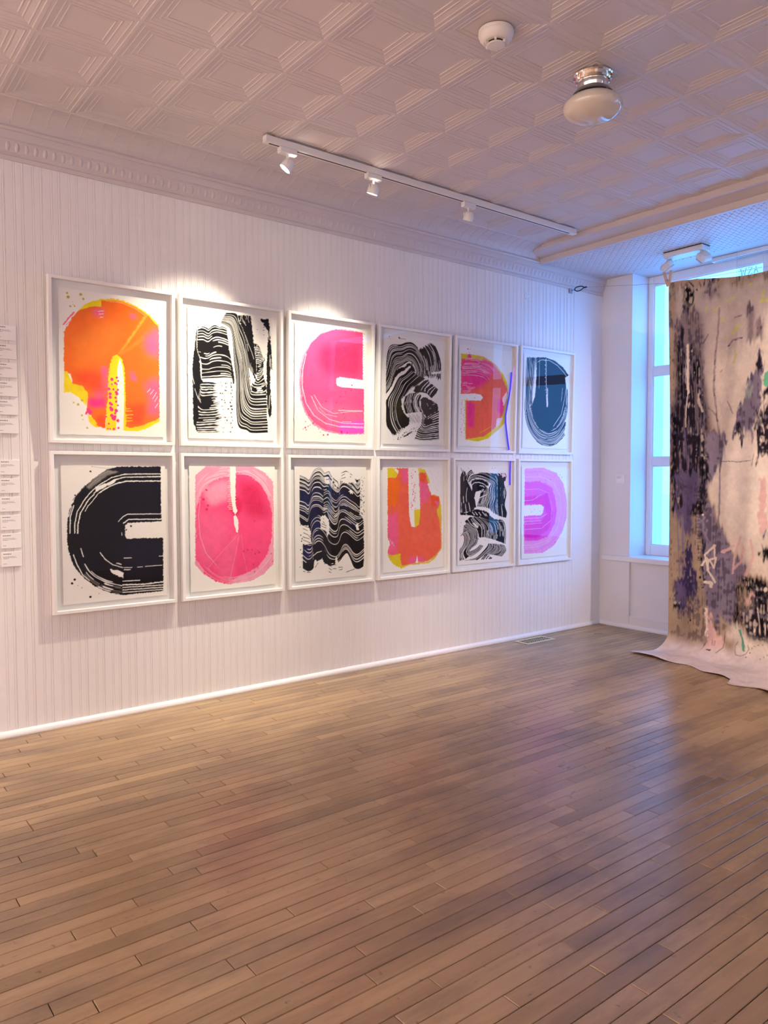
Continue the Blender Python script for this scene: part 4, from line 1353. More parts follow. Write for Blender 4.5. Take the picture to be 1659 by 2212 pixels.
('s','p',[(445,242),(493,252),(475,288)],8),
('s','c',[(145,348),(506,361),(494,615),(178,594)],40),
('f','Y',[(41,22),(96,21),(129,58),(107,84),(41,84)],2),
('f','Y',[(72,594),(148,585),(141,679),(94,658)],3),
('f','w',[(96,28),(129,58),(134,37),(112,23)],2),
('f','w',[(215,24),(241,23),(241,115),(235,255),(267,300),(264,416),(240,406),(223,334)],1.5),
('f','Y',[(265,298),(318,296),(320,337),(308,400),(271,420)],1.5),
('f','w',[(292,606),(303,656),(280,658)],2),
('f','w',[(386,125),(421,116),(493,198),(421,201)],3),
('f','w',[(40,465),(61,518),(45,551),(34,550)],3),
('f','w',[(469,622),(515,580),(515,634),(445,666)],4),
('d','p',[(255,32)],3),
('d','p',[(278,43)],5),
('d','p',[(242,53)],3),
('d','p',[(257,64)],3),
('d','p',[(243,74)],5),
('d','p',[(250,85)],5),
('d','p',[(266,115)],3),
('d','p',[(248,123)],4),
('d','p',[(273,131)],5),
('d','p',[(265,139)],4),
('d','p',[(268,147)],4),
('d','p',[(265,155)],3),
('d','p',[(255,163)],4),
('d','p',[(263,171)],3),
('d','p',[(261,178)],5),
('d','p',[(276,187)],4),
('d','p',[(256,194)],5),
('d','p',[(273,202)],4),
('d','p',[(275,210)],3),
('d','p',[(273,218)],5),
('d','p',[(266,226)],4),
('d','p',[(262,234)],5),
('d','p',[(272,242)],4),
('d','p',[(244,249)],4),
('d','p',[(241,257)],3),
('d','p',[(249,265)],5),
('d','p',[(252,273)],5),
('d','p',[(241,281)],4),
('d','p',[(277,290)],4),
('d','p',[(250,297)],3),
('d','p',[(486,53)],2),
('d','p',[(358,43)],2),
('d','p',[(460,154)],2),
('d','p',[(411,141)],1.5),
('d','p',[(376,151)],3),
('d','p',[(404,45)],1.5),
('d','p',[(396,98)],1.5),
('d','p',[(475,171)],2),
('d','p',[(408,135)],2),
('d','p',[(482,129)],1.5),
('d','p',[(464,89)],2),
('d','p',[(372,53)],3),
('d','p',[(425,116)],2),
('d','p',[(352,86)],3),
('d','p',[(364,92)],1.5),
('d','p',[(356,129)],1.5),
('l','W',[(56,483),(78,518)],4,0.7),
('l','W',[(78,501),(94,532)],4,0.7),
('l','W',[(350,659),(421,646)],4,0.7),
('l','W',[(410,36),(445,126)],4,0.7)],
[('r','g',[[(28,75),(28,175),(26,273),(29,344)],[(55,22),(60,111),(44,208),(51,335)],[(79,40),(95,118),(75,209),(92,330)],[(73,75),(114,137),(109,226),(132,328)],[(100,118),(141,177),(164,260),(169,313)]],(7,13),(3,6),101,(0.05,0.01),1,0.75),
('f','g',[(55,62),(82,79),(118,137),(146,190),(173,243),(187,303),(164,316),(137,308),(123,242),(109,177),(77,111)],3),
('r','g',[[(84,95),(100,53),(127,33),(141,30)],[(100,108),(118,75),(145,59),(173,59)]],(5,8),(3,5),102,(0.02,0.1),1,0.2),
('r','k2',[[(114,134),(138,105),(177,92),(237,96),(294,119),(332,136),(313,166),(328,233),(306,280),(304,308)],[(100,111),(132,85),(182,79),(261,92),(332,113),(365,136),(356,180),(361,227),(342,281),(366,349)],[(113,88),(145,66),(219,57),(284,71),(346,96),(389,116),(385,167),(395,235),(380,292),(400,363)],[(223,46),(275,54),(332,76),(379,100),(411,120),(414,181),(409,248),(405,302),(422,374)],[(360,54),(394,76),(423,79),(433,130),(431,215),(429,300),(439,380)],[(481,49),(496,80),(472,124),(497,199),(480,287),(503,346),(493,387)]],(8,15),(3,5.5),103,(0.02,0.02),1,0.4),
('f','g',[(136,111),(177,94),(247,99),(303,123),(308,146),(280,146),(256,165),(219,178),(178,191),(164,243),(141,190)],3),
('f','k2',[(191,94),(256,104),(308,126),(313,146),(280,149),(256,165),(233,178),(196,178)],3),
('l','w',[(143,174),(141,138),(168,121),(210,119),(256,129),(285,146)],5,1),
('l','w',[(219,142),(252,147),(266,155)],5,1),
('l','w',[(114,124),(145,100),(191,90),(247,96),(294,112),(332,133)],5,1),
('r','k2',[[(229,195),(256,165),(280,152)],[(217,231),(257,212),(285,192),(294,152)],[(197,297),(201,261),(233,238)],[(257,298),(271,265),(294,226),(294,159)],[(307,308),(304,273),(328,233),(313,166)]],(5,9),(3,5),104,(0.02,0.02),1,0.3),
('l','w',[(217,231),(257,219),(292,209)],6,1),
('f','w',[(173,199),(198,185),(229,182),(219,229),(202,256),(194,298),(185,300),(185,270),(174,230)],1.5),
('f','k2',[(403,79),(428,76),(433,168),(434,283),(439,378),(422,378),(409,282),(404,181)],3),
('f','g2',[(433,123),(467,120),(462,188),(468,284),(436,283)],5),
('f','g',[(370,63),(394,71),(428,73),(496,80),(482,114),(433,127),(418,90)],4),
('f','W',[(432,59),(481,52),(491,76),(457,86)],8),
('f','k2',[(29,331),(92,333),(141,322),(174,313),(220,316),(276,326),(314,344),(328,364),(367,389),(459,399),(478,417),(410,414),(333,405),(286,410),(239,388),(192,389),(155,358),(101,353),(29,347)],3),
('l','w',[(146,332),(169,352)],6,0.85),
('l','w',[(174,331),(197,353)],6,0.85),
('l','w',[(211,334),(234,358)],6,0.85),
('l','w',[(248,333),(281,363)],6,0.85),
('l','w',[(220,367),(248,398)],6,0.85),
('l','w',[(281,346),(295,363)],6,0.85),
('l','w',[(164,364),(188,386)],6,0.85),
('l','w',[(83,343),(92,346)],6,0.85),
('l','w',[(169,307),(201,299),(257,303),(314,323),(362,357),(473,388)],12,1),
('r','k2',[[(71,393),(114,434),(169,461),(188,508),(181,568)],[(119,364),(155,408),(202,443),(213,476),(214,525)],[(164,365),(211,400),(260,442),(258,519)],[(239,374),(295,413),(329,458),(324,532)],[(333,403),(376,423),(396,485),(391,549)],[(429,407),(454,437),(467,505),(457,572)],[(464,403),(484,428),(496,490),(494,582)]],(7,13),(3,6),105,(0.02,0.03),1,0.45),
('f','w',[(146,411),(165,408),(206,436),(205,450),(179,438)],2),
('f','w',[(209,513),(258,525),(348,547),(460,577),(430,577),(348,555),(258,542),(214,536)],6),
('r','k2',[[(29,497),(60,492),(65,535),(52,567),(25,591),(23,630),(23,673)],[(56,472),(101,468),(128,492),(122,551),(74,585),(50,619),(68,671)],[(63,427),(124,453),(165,484),(163,547),(133,568),(88,599),(92,630),(120,647),(161,639),(221,610),(263,576)],[(96,405),(146,440),(202,473),(197,555),(147,582),(115,600),(129,606),(184,591),(228,564)]],(5,10),(2.8,4.5),106,(0.0,0.02),1,0.2),
('l','w',[(129,604),(170,592),(207,573),(221,557)],12,1),
('r','k2',[[(70,671),(147,667),(202,652),(258,616),(301,581),(308,563)],[(138,674),(221,660),(282,631),(334,600),(343,564)],[(198,677),(258,649),(315,629),(363,605),(372,567)],[(287,638),(349,642),(397,618),(411,574)],[(373,653),(411,649),(450,621),(445,578)],[(451,670),(497,627),(475,583)]],(7,11),(3,4.5),107,(0.0,0.02),1,0.25),
('l','k2',[(259,676),(296,648)],8,1),
('l','k2',[(287,675),(315,653)],8,1),
('l','k2',[(315,675),(344,675),(325,664)],8,1),
('l','k2',[(240,675),(287,644)],8,1),
('d','k2',[(348,19)],2.2),
('d','k2',[(377,15)],2.2),
('d','k2',[(358,32)],2.2),
('d','k2',[(109,18)],2.2),
('d','k2',[(506,153)],2.2),
('d','k2',[(36,403)],2.2),
('d','k2',[(27,429)],2.2),
('d','k2',[(54,440)],2.2),
('d','k2',[(34,476)],2.2),
('d','k2',[(277,540)],2.2),
('d','k2',[(310,545)],2.2),
('l','k2',[(65,425),(87,441)],6,1),
('l','k2',[(99,451),(112,454)],4,1),
('l','k2',[(33,17),(46,43)],4,1)],
[('f','x',[(35,19),(242,11),(405,54),(486,137),(528,263),(530,409),(475,522),(380,621),(248,670),(30,665),(28,377),(222,378),(245,358),(254,318),(221,295),(34,297)],3),
('f','v',[(33,118),(197,116),(320,156),(384,239),(409,343),(386,446),(309,545),(186,574),(29,566),(28,377),(222,378),(245,358),(254,318),(221,295),(34,297)],4),
('s','M',[(108,274),(213,226),(305,207),(321,269),(354,382),(324,484),(171,558),(36,541),(35,432),(215,429),(276,380),(268,308)],12),
('s','M',[(34,232),(168,225),(168,285),(34,287)],8),
('l','W',[(36,84),(212,79),(367,126),(447,230),(465,365),(418,488),(309,576),(156,603),(32,601)],4,0.65),
('l','W',[(36,178),(197,175),(305,207),(353,310),(339,423),(231,480),(31,481)],3,0.65),
('l','W',[(31,397),(215,398),(291,370)],4,0.65),
('l','W',[(31,421),(230,419)],3,0.65),
('l','W',[(31,441),(230,439)],3,0.65),
('l','W',[(37,262),(123,259),(228,216)],3,0.65),
('l','W',[(33,621),(171,622),(325,587)],4,0.65),
('l','W',[(478,168),(512,294),(482,470)],3,0.65),
('l','v',[(35,46),(227,42),(382,90),(479,199)],3,0.6),
('l','v',[(33,646),(172,648),(325,608),(435,531)],4,0.6),
('d','d',[(181,64)],3),
('d','d',[(48,133)],3),
('d','d',[(129,127)],3),
('d','d',[(156,122)],3),
('d','d',[(204,112)],4),
('d','d',[(270,105)],4),
('d','d',[(332,103)],5),
('d','d',[(390,72)],3),
('d','d',[(445,69)],4),
('d','d',[(469,85)],4),
('d','d',[(94,324)],3),
('d','d',[(106,334)],3),
('d','d',[(146,330)],3),
('d','d',[(116,349)],3),
('d','d',[(210,345)],3),
('d','d',[(392,596)],4),
('d','d',[(167,117)],3),
('f','v',[(258,125),(351,167),(392,260),(361,311),(321,238)],8)]]
CANVAS = [('s','cg',[(61,30),(129,35),(231,43),(344,66),(351,385),(142,378),(124,350),(100,333),(86,288),(81,218),(77,165),(64,94)],10),
('s','cc',[(121,188),(173,161),(232,121),(346,139),(351,385),(142,378),(128,350),(121,257)],22),
('s','cc',[(140,358),(237,362),(351,367),(357,662),(214,669),(183,647),(146,595),(116,530),(97,489),(108,461),(126,435),(136,409)],4),
('s','cw',[(139,378),(194,370),(238,411),(241,575),(182,596),(136,530),(130,478)],25),
('s','cg',[(18,22),(38,30),(37,82),(20,94)],8),
('s','cg',[(12,85),(33,89),(34,110),(14,107)],6),
('f','ck',[(44,11),(51,22),(63,27),(61,39),(65,50),(62,59),(48,54),(37,45),(40,30)],3),
('f','cn',[(37,61),(54,64),(52,81),(45,91),(37,81)],3),
('f','cd',[(62,69),(66,71),(62,115),(57,117),(60,93)],3),
('f','cd',[(98,26),(104,23),(107,32),(100,36)],3),
('f','cd',[(105,8),(109,9),(108,21),(116,17),(116,26),(107,31)],3),
('f','cd',[(89,8),(92,9),(91,24),(85,26)],2),
('f','cd',[(76,18),(80,20),(78,26),(73,24)],2),
('f','cd',[(121,10),(124,12),(122,15)],3),
('s','cm',[(6,92),(37,82),(75,96),(84,166),(91,254),(105,325),(106,378),(8,375),(6,283),(21,212),(16,140)],10),
('s','cd',[(21,158),(77,165),(85,236),(98,324),(103,378),(8,375),(7,301),(22,248)],10),
('f','cd',[(26,112),(36,114),(35,160),(46,177),(54,148),(67,153),(73,182),(83,218),(87,264),(93,329),(101,378),(7,375),(7,306),(19,311),(25,248),(21,194),(22,148)],5),
('r','cm',[[(22,149),(24,248),(23,311)],[(46,161),(46,250),(42,375)],[(69,164),(80,253),(95,376)]],(4,9),(2,5),5,(0.05,0.1),0,0.8),
('r','ck',[[(27,177),(28,248),(26,374)],[(39,178),(36,267),(38,374)]],(2,4),(2,6),6,(0.05,0.1),0,0.4),
('f','ck',[(7,310),(25,320),(34,376),(8,375)],5),
('f','ck',[(54,154),(68,154),(69,182),(77,218),(55,212),(52,180)],5),
('r','cm',[[(51,224),(52,286),(57,375)],[(70,226),(75,288),(91,376)]],(3,6),(2,5),8,(0.05,0.1),0,0.7),
('s','cm',[(64,76),(82,71),(87,132),(77,183),(69,164)],14),
('s','cm',[(186,85),(202,88),(204,159),(189,162)],5),
('s','cm',[(206,125),(223,126),(222,168),(207,166)],5),
('s','cm',[(78,35),(127,40),(126,58),(82,52)],12),
('f','cl',[(156,350),(166,320),(183,287),(187,263),(192,238),(199,236),(208,232),(218,190),(224,188),(224,250),(220,290),(210,331),(201,372),(191,353),(177,357),(158,360)],5),
('f','cv',[(184,266),(206,264),(196,287),(183,287)],5),
('f','cv',[(192,242),(205,245),(195,252)],3),
('f','cd',[(208,230),(219,197),(224,189),(223,217),(214,242),(209,242)],5),
('f','cd',[(192,238),(199,236),(200,242)],3),
('f','cd',[(156,350),(166,337),(180,344),(179,357),(158,360)],6),
('f','cd',[(212,314),(223,302),(226,383),(213,382)],8),
('r','cd',[[(226,266),(228,381)],[(235,267),(238,381)],[(245,268),(247,382)]],(3,6),(4,8),9,(0.1,0),1,0.6),
('f','cd',[(109,353),(124,360),(142,354),(141,380),(103,378)],6),
('s','cl',[(49,354),(140,358),(136,409),(125,431),(108,454),(99,478),(99,506),(116,541),(121,600),(154,611),(170,648),(188,672),(164,691),(165,736),(100,745),(92,655),(79,532)],5),
('s','cp',[(7,352),(80,355),(78,461),(79,532),(60,532),(57,586),(41,587),(13,534)],8),
('f','cd',[(7,352),(68,354),(98,356),(97,391),(102,434),(106,454),(100,469),(87,469),(79,443),(68,441),(58,443),(43,443),(35,439),(19,443),(19,534),(13,535),(7,406)],5),
('r','cm',[[(10,352),(11,434)],[(49,354),(51,439)],[(95,356),(96,408)]],(5,10),(2,5),11,(0.1,0.1),0,0.8),
('f','ck',[(7,352),(18,352),(17,425),(19,534),(13,535),(7,406)],6),
('f','ck',[(79,401),(97,399),(102,434),(100,468),(87,469),(79,439)],5),
('l','cp',[(41,353),(45,398),(49,443)],4,1),
('f','cp',[(43,439),(54,436),(60,514),(59,577),(45,578),(40,515)],5),
('s','cl',[(99,366),(135,357),(136,400),(125,433),(111,447),(103,429)],8),
('f','cl',[(103,422),(124,426),(111,447),(102,461)],5),
('l','cl',[(126,357),(127,443),(127,512),(125,582),(128,652)],4,0.8),
('r','cd',[[(22,465),(25,534)],[(39,464),(40,533)]],(3,5),(4,8),12,(0.2,0.2),1,0.8),
('r','cl',[[(21,548),(27,698)],[(41,547),(43,696)]],(3,5),(4,7),13,(0.05,0.05),1,0.7),
('f','cd',[(60,523),(77,510),(78,540),(64,542),(60,532)],4),
('f','cd',[(78,470),(95,471),(96,510),(80,510)],5),
('f','ck',[(79,514),(96,510),(100,531),(98,545),(79,546)],4),
('f','cl',[(98,513),(109,524),(117,541),(117,556),(106,580),(119,607),(97,610),(88,620),(100,690),(89,687),(85,620),(79,546),(98,545)],6),
('f','cd',[(81,576),(93,581),(95,609),(88,623),(99,690),(90,689),(84,620)],5),
('s','cl',[(95,566),(135,568),(152,606),(129,617),(97,610)],8),
('s','cl',[(121,614),(147,607),(174,639),(203,645),(188,672),(166,683),(165,736),(103,744),(104,689),(126,669)],10),
('f','cp2',[(43,620),(53,608),(63,611),(62,647),(74,664),(78,683),(78,701),(71,729),(48,732),(41,696),(41,660)],4),
('f','cp',[(17,699),(39,687),(49,752),(16,756)],4),
('f','cq',[(220,467),(230,467),(233,572),(219,575)],4),
('r','cl',[[(129,617),(131,739)],[(165,624),(167,734)]],(4,7),(4,8),14,(0.1,0.0),1,0.7),
('f','cd',[(168,359),(182,359),(185,380),(178,383),(170,369)],5),
('s','cl',[(182,359),(208,361),(206,379),(194,370)],5),
('r','cd',[[(214,361),(217,415)],[(237,362),(238,417)],[(250,362),(251,418)]],(3,6),(3,6),15,(0,0.1),1,0.5),
('f','cd',[(200,415),(209,415),(204,424)],3),
('f','cd',[(215,409),(219,407),(217,427),(214,427)],3),
('f','ck',[(231,596),(248,583),(249,624),(239,625),(223,629),(226,616)],6),
('f','cd',[(236,640),(241,640),(240,648)],3),
('f','cl',[(225,576),(235,574),(234,584),(227,586)],3),
('f','ck',[(188,670),(207,668),(217,680),(234,685),(258,679),(259,724),(208,730),(204,704),(189,695)],6),
('f','ck',[(164,691),(189,690),(189,697),(171,704),(168,736),(165,736)],6),
('f','ck',[(145,690),(153,689),(154,701),(147,700)],4),
('s','cl',[(104,679),(164,673),(165,763),(150,772),(131,750),(132,782),(119,783),(107,746)],5),
('f','cp2',[(15,700),(29,691),(47,685),(78,682),(77,700),(67,728),(48,733),(48,754),(22,769),(16,744)],4),
('f','ck',[(16,742),(30,749),(29,760),(16,766)],4),
('f','cp',[(19,703),(41,697),(48,740),(36,752),(20,734)],6),
('l','cp',[(25,779),(40,772),(60,760),(83,744)],4.5,1),
('l','cp',[(24,770),(48,754),(67,743),(82,730)],4,1),
('l','cp',[(71,719),(84,712)],3,0.7),
('f','cl',[(108,705),(130,694),(133,746),(130,782),(119,783),(111,763)],6),
('r','cl',[[(130,677),(131,746)],[(166,673),(166,769)]],(4,7),(4,8),17,(0,0.2),1,0.7),
('l','cl',[(137,760),(153,775),(168,780)],5,1),
('f','cq',[(98,747),(107,750),(112,785),(141,812),(144,832),(133,847),(96,850),(103,814)],6),
('f','ck',[(165,738),(174,730),(178,764),(183,767),(166,768)],5),
('f','ck',[(182,731),(189,730),(190,756),(199,765),(187,773),(181,757)],5),
('f','cd',[(191,738),(208,724),(244,713),(259,711),(261,795),(243,798),(235,805),(225,799),(199,803),(196,787),(187,775)],6),
('r','cc',[[(198,734),(203,798)],[(221,724),(230,797)],[(251,719),(252,793)]],(5,9),(2,4),18,(0.1,0.15),0,0.7),
('r','ck',[[(208,711),(213,786)],[(234,702),(239,795)],[(259,699),(261,788)]],(3,6),(4,9),19,(0,0.1),0,0.5),
('f','ck',[(206,699),(244,686),(258,685),(259,717),(235,727),(210,726)],6),
('f','cq',[(192,714),(208,701),(208,719),(194,726)],5),
('s','cw',[(147,818),(168,807),(169,845),(221,849),(332,831),(331,786),(230,810),(203,805),(176,775),(167,776),(150,800)],10),
('s','cf',[(-40,840),(640,840),(640,1010),(-40,1010)],14)]
CANVAS_TOP = [('l','cd',[(51,11),(61,22),(71,34)],3,1),
('l','cd',[(169,13),(169,31)],2.5,1),
('l','cc',[(47,153),(49,188),(48,215),(49,263)],6,1),
('l','cc',[(48,264),(44,294),(43,339)],2.5,1),
('l','cc',[(75,267),(77,284),(86,306)],6,0.8),
('l','cm',[(123,83),(120,137),(114,187),(111,256),(118,325),(126,379)],4,0.75),
('l','cm',[(78,166),(81,201),(86,254),(101,300),(116,317)],3.5,0.75),
('l','cm',[(80,166),(98,137)],3,0.75),
('l','cm',[(144,167),(156,156),(177,155)],4,0.75),
('l','cm',[(125,223),(129,218)],2,0.75),
('l','cm',[(159,109),(174,107)],3,0.75),
('l','cm',[(144,289),(159,316)],3,0.75),
('l','cy',[(139,69),(159,66)],5,0.6),
('l','cy',[(110,86),(119,81)],5,0.6),
('l','cy',[(127,109),(134,108)],5,0.6),
('l','cy',[(156,139),(166,125)],5,0.6),
('l','cy',[(162,130),(178,132)],5,0.6),
('l','cy',[(157,206),(164,190)],5,0.6),
('l','cy',[(159,176),(162,186)],5,0.6),
('l','cy',[(219,86),(222,62)],5,0.6),
('l','cy',[(215,86),(229,85)],5,0.6),
('l','cy',[(229,88),(231,79)],5,0.6),
('l','cy',[(94,76),(92,84)],5,0.6),
('l','cy',[(152,142),(161,138)],5,0.6),
('l','cy',[(140,152),(142,147)],5,0.6),
('l','cy',[(191,45),(195,44)],5,0.6),
('f','cv2',[(230,232),(241,230),(242,268),(229,263),(227,250)],3),
('l','cd',[(131,420),(161,420),(169,422),(202,419)],1.2,1),
('l','cc',[(119,607),(95,630),(98,644),(122,634),(117,658),(107,643)],4.5,1),
('l','cc',[(101,644),(102,665),(121,689)],5.5,1),
('l','cc',[(89,653),(100,639)],5,1),
('l','cc',[(97,692),(112,692),(110,699)],8,1),
('l','cc',[(116,607),(118,632)],4,1),
('l','cq',[(180,584),(165,624),(160,666)],5,0.8),
('l','cq',[(187,604),(181,637),(163,655)],6,0.8),
('l','cq',[(136,621),(163,606)],6,0.8),
('l','cq',[(209,624),(193,666)],6,0.8),
('l','cq',[(205,591),(209,627)],5,0.8),
('d','cw',[(90,540)],2),
('d','ck',[(85,682)],2.5),
('d','ck',[(91,705)],2.5),
('d','ck',[(88,699)],1.5),
('d','ck',[(80,638)],2),
('d','ck',[(87,639)],2.5),
('d','cc',[(234,692)],4),
('d','cc',[(231,695)],3),
('l','cd',[(77,471),(83,472)],1.6,0.8),
('l','cd',[(76,479),(83,480)],1.6,0.8),
('l','cd',[(75,488),(83,488)],1.6,0.8),
('l','cd',[(73,496),(83,496)],1.6,0.8),
('l','cd',[(76,504),(83,504)],1.6,0.8),
('l','cd',[(75,512),(83,512)],1.6,0.8),
('l','cd',[(74,520),(84,520)],1.6,0.8),
('l','cd',[(77,528),(84,529)],1.6,0.8),
('l','cd',[(76,537),(84,537)],1.6,0.8),
('l','cd',[(75,545),(84,545)],1.6,0.8),
('l','cd',[(78,553),(84,553)],1.6,0.8),
('l','cd',[(76,561),(84,561)],1.6,0.8),
('l','cd',[(75,569),(84,569)],1.6,0.8),
('l','cd',[(78,577),(85,577)],1.6,0.8),
('l','cd',[(77,586),(85,586)],1.6,0.8),
('l','cd',[(76,594),(85,594)],1.6,0.8),
('l','cd',[(79,602),(85,602)],1.6,0.8),
('l','cd',[(78,610),(85,610)],1.6,0.8),
('l','cd',[(77,619),(85,618)],1.6,0.8),
('l','cd',[(79,627),(85,626)],1.6,0.8),
('l','cd',[(78,635),(86,635)],1.6,0.8),
('l','cd',[(77,643),(86,643)],1.6,0.8),
('f','cw',[(97,749),(103,747),(105,793),(103,814),(99,812)],3),
('l','cd',[(123,778),(125,797)],5,0.5),
('l','cd',[(109,844),(117,844)],4,0.7),
('l','cm',[(145,797),(142,833),(131,849)],2.5,0.7),
('l','cm',[(101,808),(103,825),(96,846)],2.5,0.6),
('l','cm',[(118,819),(118,831)],2.5,0.7),
('l','cm',[(124,820),(123,831)],2.5,0.7),
('l','cv2',[(180,788),(186,804),(190,830)],5.5,1),
('l','cv2',[(168,776),(170,786)],3,0.6),
('l','cd',[(175,814),(169,824),(169,836),(174,844),(185,844),(195,838),(201,826),(198,817)],1.2,0.8),
('d','ck',[(212,818)],1.6),
('d','ck',[(219,815)],1.2),
('d','ck',[(207,823)],1.4),
('d','ck',[(229,812)],1.4),
('d','ck',[(197,844)],1.6),
('d','ck',[(204,834)],1.2),
('d','ck',[(240,832)],1.4),
('d','ck',[(233,837)],1),
('d','ck',[(245,842)],1.5),
('d','ck',[(227,842)],1.4),
('d','ck',[(60,785)],2.5),
('d','ck',[(60,781)],1.5),
('d','ck',[(73,762)],1.4),
('d','ck',[(90,705)],2.6)]


# =====================================================================
# twelve framed prints
# =====================================================================
FW, FH, GX, GZ, Z0, FD = .63, .80, .0328, .040, .565, .032
LEAN = [.03, .012, .02, .018, .02, .02]
SW, SH, SU, SB = .53, .703, .051, .043
NXS = [255, 215, 185, 155, 135, 125]; NYS = [335, 310, 285, 262, 245, 235]
LAB = ['white framed print of an orange arch with pink blooms and yellow edges, upper left',
       'white framed print of black wavy bands in two upright columns, upper row',
       'white framed print of a hot pink ring open to the right, upper row',
       'white framed print of black contour lines curling in a double bend, upper row',
       'white framed print of a coral and magenta half disc with yellow rim, upper row',
       'white framed print of a blue-black elongated oval stroke, upper row nearest the window',
       'white framed print of a black ring open to the right, lower left',
       'white framed print of a pink oval split by a thin white slit from above',
       'white framed print of black and navy zigzag waves, lower row',
       'white framed print of an orange and coral deep cup shape with yellow corners',
       'white framed print of black striped lobes stacked in two tiers, lower row',
       'white framed print of a bright magenta half ring, lower row nearest the window']
def frame_mesh():
    b = .017; mb = MB(); o = [(0, 0), (FW, 0), (FW, FH), (0, FH)]; i = [(b, b), (FW-b, b), (FW-b, FH-b), (b, FH-b)]
    c = .0012
    oc = [(c, c), (FW-c, c), (FW-c, FH-c), (c, FH-c)]; ic = [(b-c, b-c), (FW-b+c, b-c), (FW-b+c, FH-b+c), (b-c, FH-b+c)]
    rings = [(o, 0), (o, FD-c), (oc, FD), (ic, FD), (i, FD-c), (i, 0)]
    vs = [(x, p[0], p[1]) for r, x in rings for p in r]; fs = []
    for k in range(6):
        for q in range(4):
            w = (q+1) % 4; n = ((k+1) % 6)*4; fs.append((k*4+q, k*4+w, n+w, n+q))
    return mb.add(vs, fs).mesh('frame')
frm = frame_mesh(); frm.materials.append(MT['frame'])
bk = MB().box(.002, .007, .015, FW-.015, .015, FH-.015).mesh('backing_board'); bk.materials.append(MT['board'])
gl = MB().add([(.024, .016, .016), (.024, FW-.016, .016), (.024, FW-.016, FH-.016), (.024, .016, FH-.016)], [(0, 1, 2, 3)]).mesh('glazing'); gl.materials.append(MT['glass'])
PRINT_ROOT = []
for k in range(12):
    i = k % 6; up = k < 6
    root = empty('framed_print', (.001, i*(FW+GX), Z0+(FH+GZ if up else 0)))
    if up: root.rotation_euler.y = math.atan2(LEAN[i], FH)
    tag(root, LAB[k], 'framed print', 'framed prints hung in two rows'); PRINT_ROOT.append(root)
    link('frame', frm, None, root); link('backing_board', bk, None, root); link('glazing', gl, None, root)
    R = Raster(530, 704, INKL['w'], 100+k); R.run(PRINTS[k])
    # dry streaks in the colour and a slight density change of the ink
    tex = 1+R.ink[..., None]*(.10*(noise2(704, 530, 24, R.rs)-.5)+.07*(noise2(704, 530, 4, R.rs)-.5))[..., None]
    R.im = np.clip(R.im*tex, 0.002, 1)
    nx, ny = NXS[i], NYS[i]
    u = np.linspace(0, 530, nx); v = np.linspace(0, 703, ny); U, V = np.meshgrid(u, v)
    C = (R.sample(U-.5, V-.5)+R.sample(U+.5, V+.5)+R.sample(U-.5, V+.5)+R.sample(U+.5, V-.5))/4
    yy = SU+U/1000; zz = SB+SH-V/1000
    rs = np.random.RandomState(50+k)   # deckle edge
    for arr, ax in ((yy, 1), (zz, 0)):
        if ax == 1:
            arr[:, 0] += np.interp(v, np.linspace(0, 703, 60), rs.normal(0, .0008, 60)); arr[:, -1] += np.interp(v, np.linspace(0, 703, 60), rs.normal(0, .0008, 60))
        else:
            arr[0] += np.interp(u, np.linspace(0, 530, 50), rs.normal(0, .0008, 50)); arr[-1] += np.interp(u, np.linspace(0, 530, 50), rs.normal(0, .0009, 50))
    xx = .0125+.0012*noise2(ny, nx, 70, rs)
    link('sheet', grid_mesh('sheet', np.stack([xx, yy, zz], -1), C, MT['paper']), None, root)
# neon reflection painted as violet strips on the glazing of two prints
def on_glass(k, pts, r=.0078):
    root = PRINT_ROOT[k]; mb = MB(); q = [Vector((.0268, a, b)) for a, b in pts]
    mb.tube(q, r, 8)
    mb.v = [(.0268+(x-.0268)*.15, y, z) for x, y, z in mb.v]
    o = mb.build('violet_reflection', MT['violet'], root, True); o['label'] = 'violet neon reflection painted as a thin strip on the glazing'
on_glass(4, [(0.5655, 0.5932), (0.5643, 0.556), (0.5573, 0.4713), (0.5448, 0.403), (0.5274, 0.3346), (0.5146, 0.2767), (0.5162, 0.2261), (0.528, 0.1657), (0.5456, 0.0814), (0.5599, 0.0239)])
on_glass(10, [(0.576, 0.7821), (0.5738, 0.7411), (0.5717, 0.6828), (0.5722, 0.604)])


# =====================================================================
# caption cards
# =====================================================================
def card_mesh(w, h, side):
    mb = MB(); mb.box(0, .004, 0, w, 0, h); return mb.mesh('label_card')
cme_ = MB().bbox(0, .0065, 0, .088, 0, .070, .0008).mesh('card'); cme_.materials.append(MT['card'])
tl = MB()
for (a, b, z, t) in ((.008, .042, .058, .0034), (.008, .060, .046, .0014), (.008, .066, .0415, .0014), (.008, .030, .037, .0014), (.008, .022, .012, .0018)):
    x = a; rr = random.Random(int(z*1e4))
    while x < b:
        wd = rr.uniform(.004, .011); tl.box(.0065, .0067, x, min(b, x+wd), z, z+t); x += wd+.0016
tlm = tl.mesh('printed_lines'); tlm.materials.append(MT['print_grey'])
ORD = ['topmost', 'second from the top', 'third from the top', 'fourth from the top', 'fifth from the top', 'lowest']
for col_, ztop in (('upper', 1.948), ('lower', 1.320)):
    for n_ in range(6):
        r_ = empty('label_card', (0.0015, -.221, ztop-.0868*n_-.070))
        tag(r_, 'white caption card in the %s column at far left, %s' % (col_, ORD[n_]), 'label card', 'caption cards beside the prints')
        link('card', cme_, None, r_); link('printed_lines', tlm, None, r_)['kind'] = 'stuff'
r_ = empty('label_card', (.155, YW, 1.174)); tag(r_, 'small white caption card on the pier beside the window', 'label card')
MB().bbox(0, .083, -.004, 0, 0, .069, .0008).build('card', MT['card'], r_)
mb = MB()
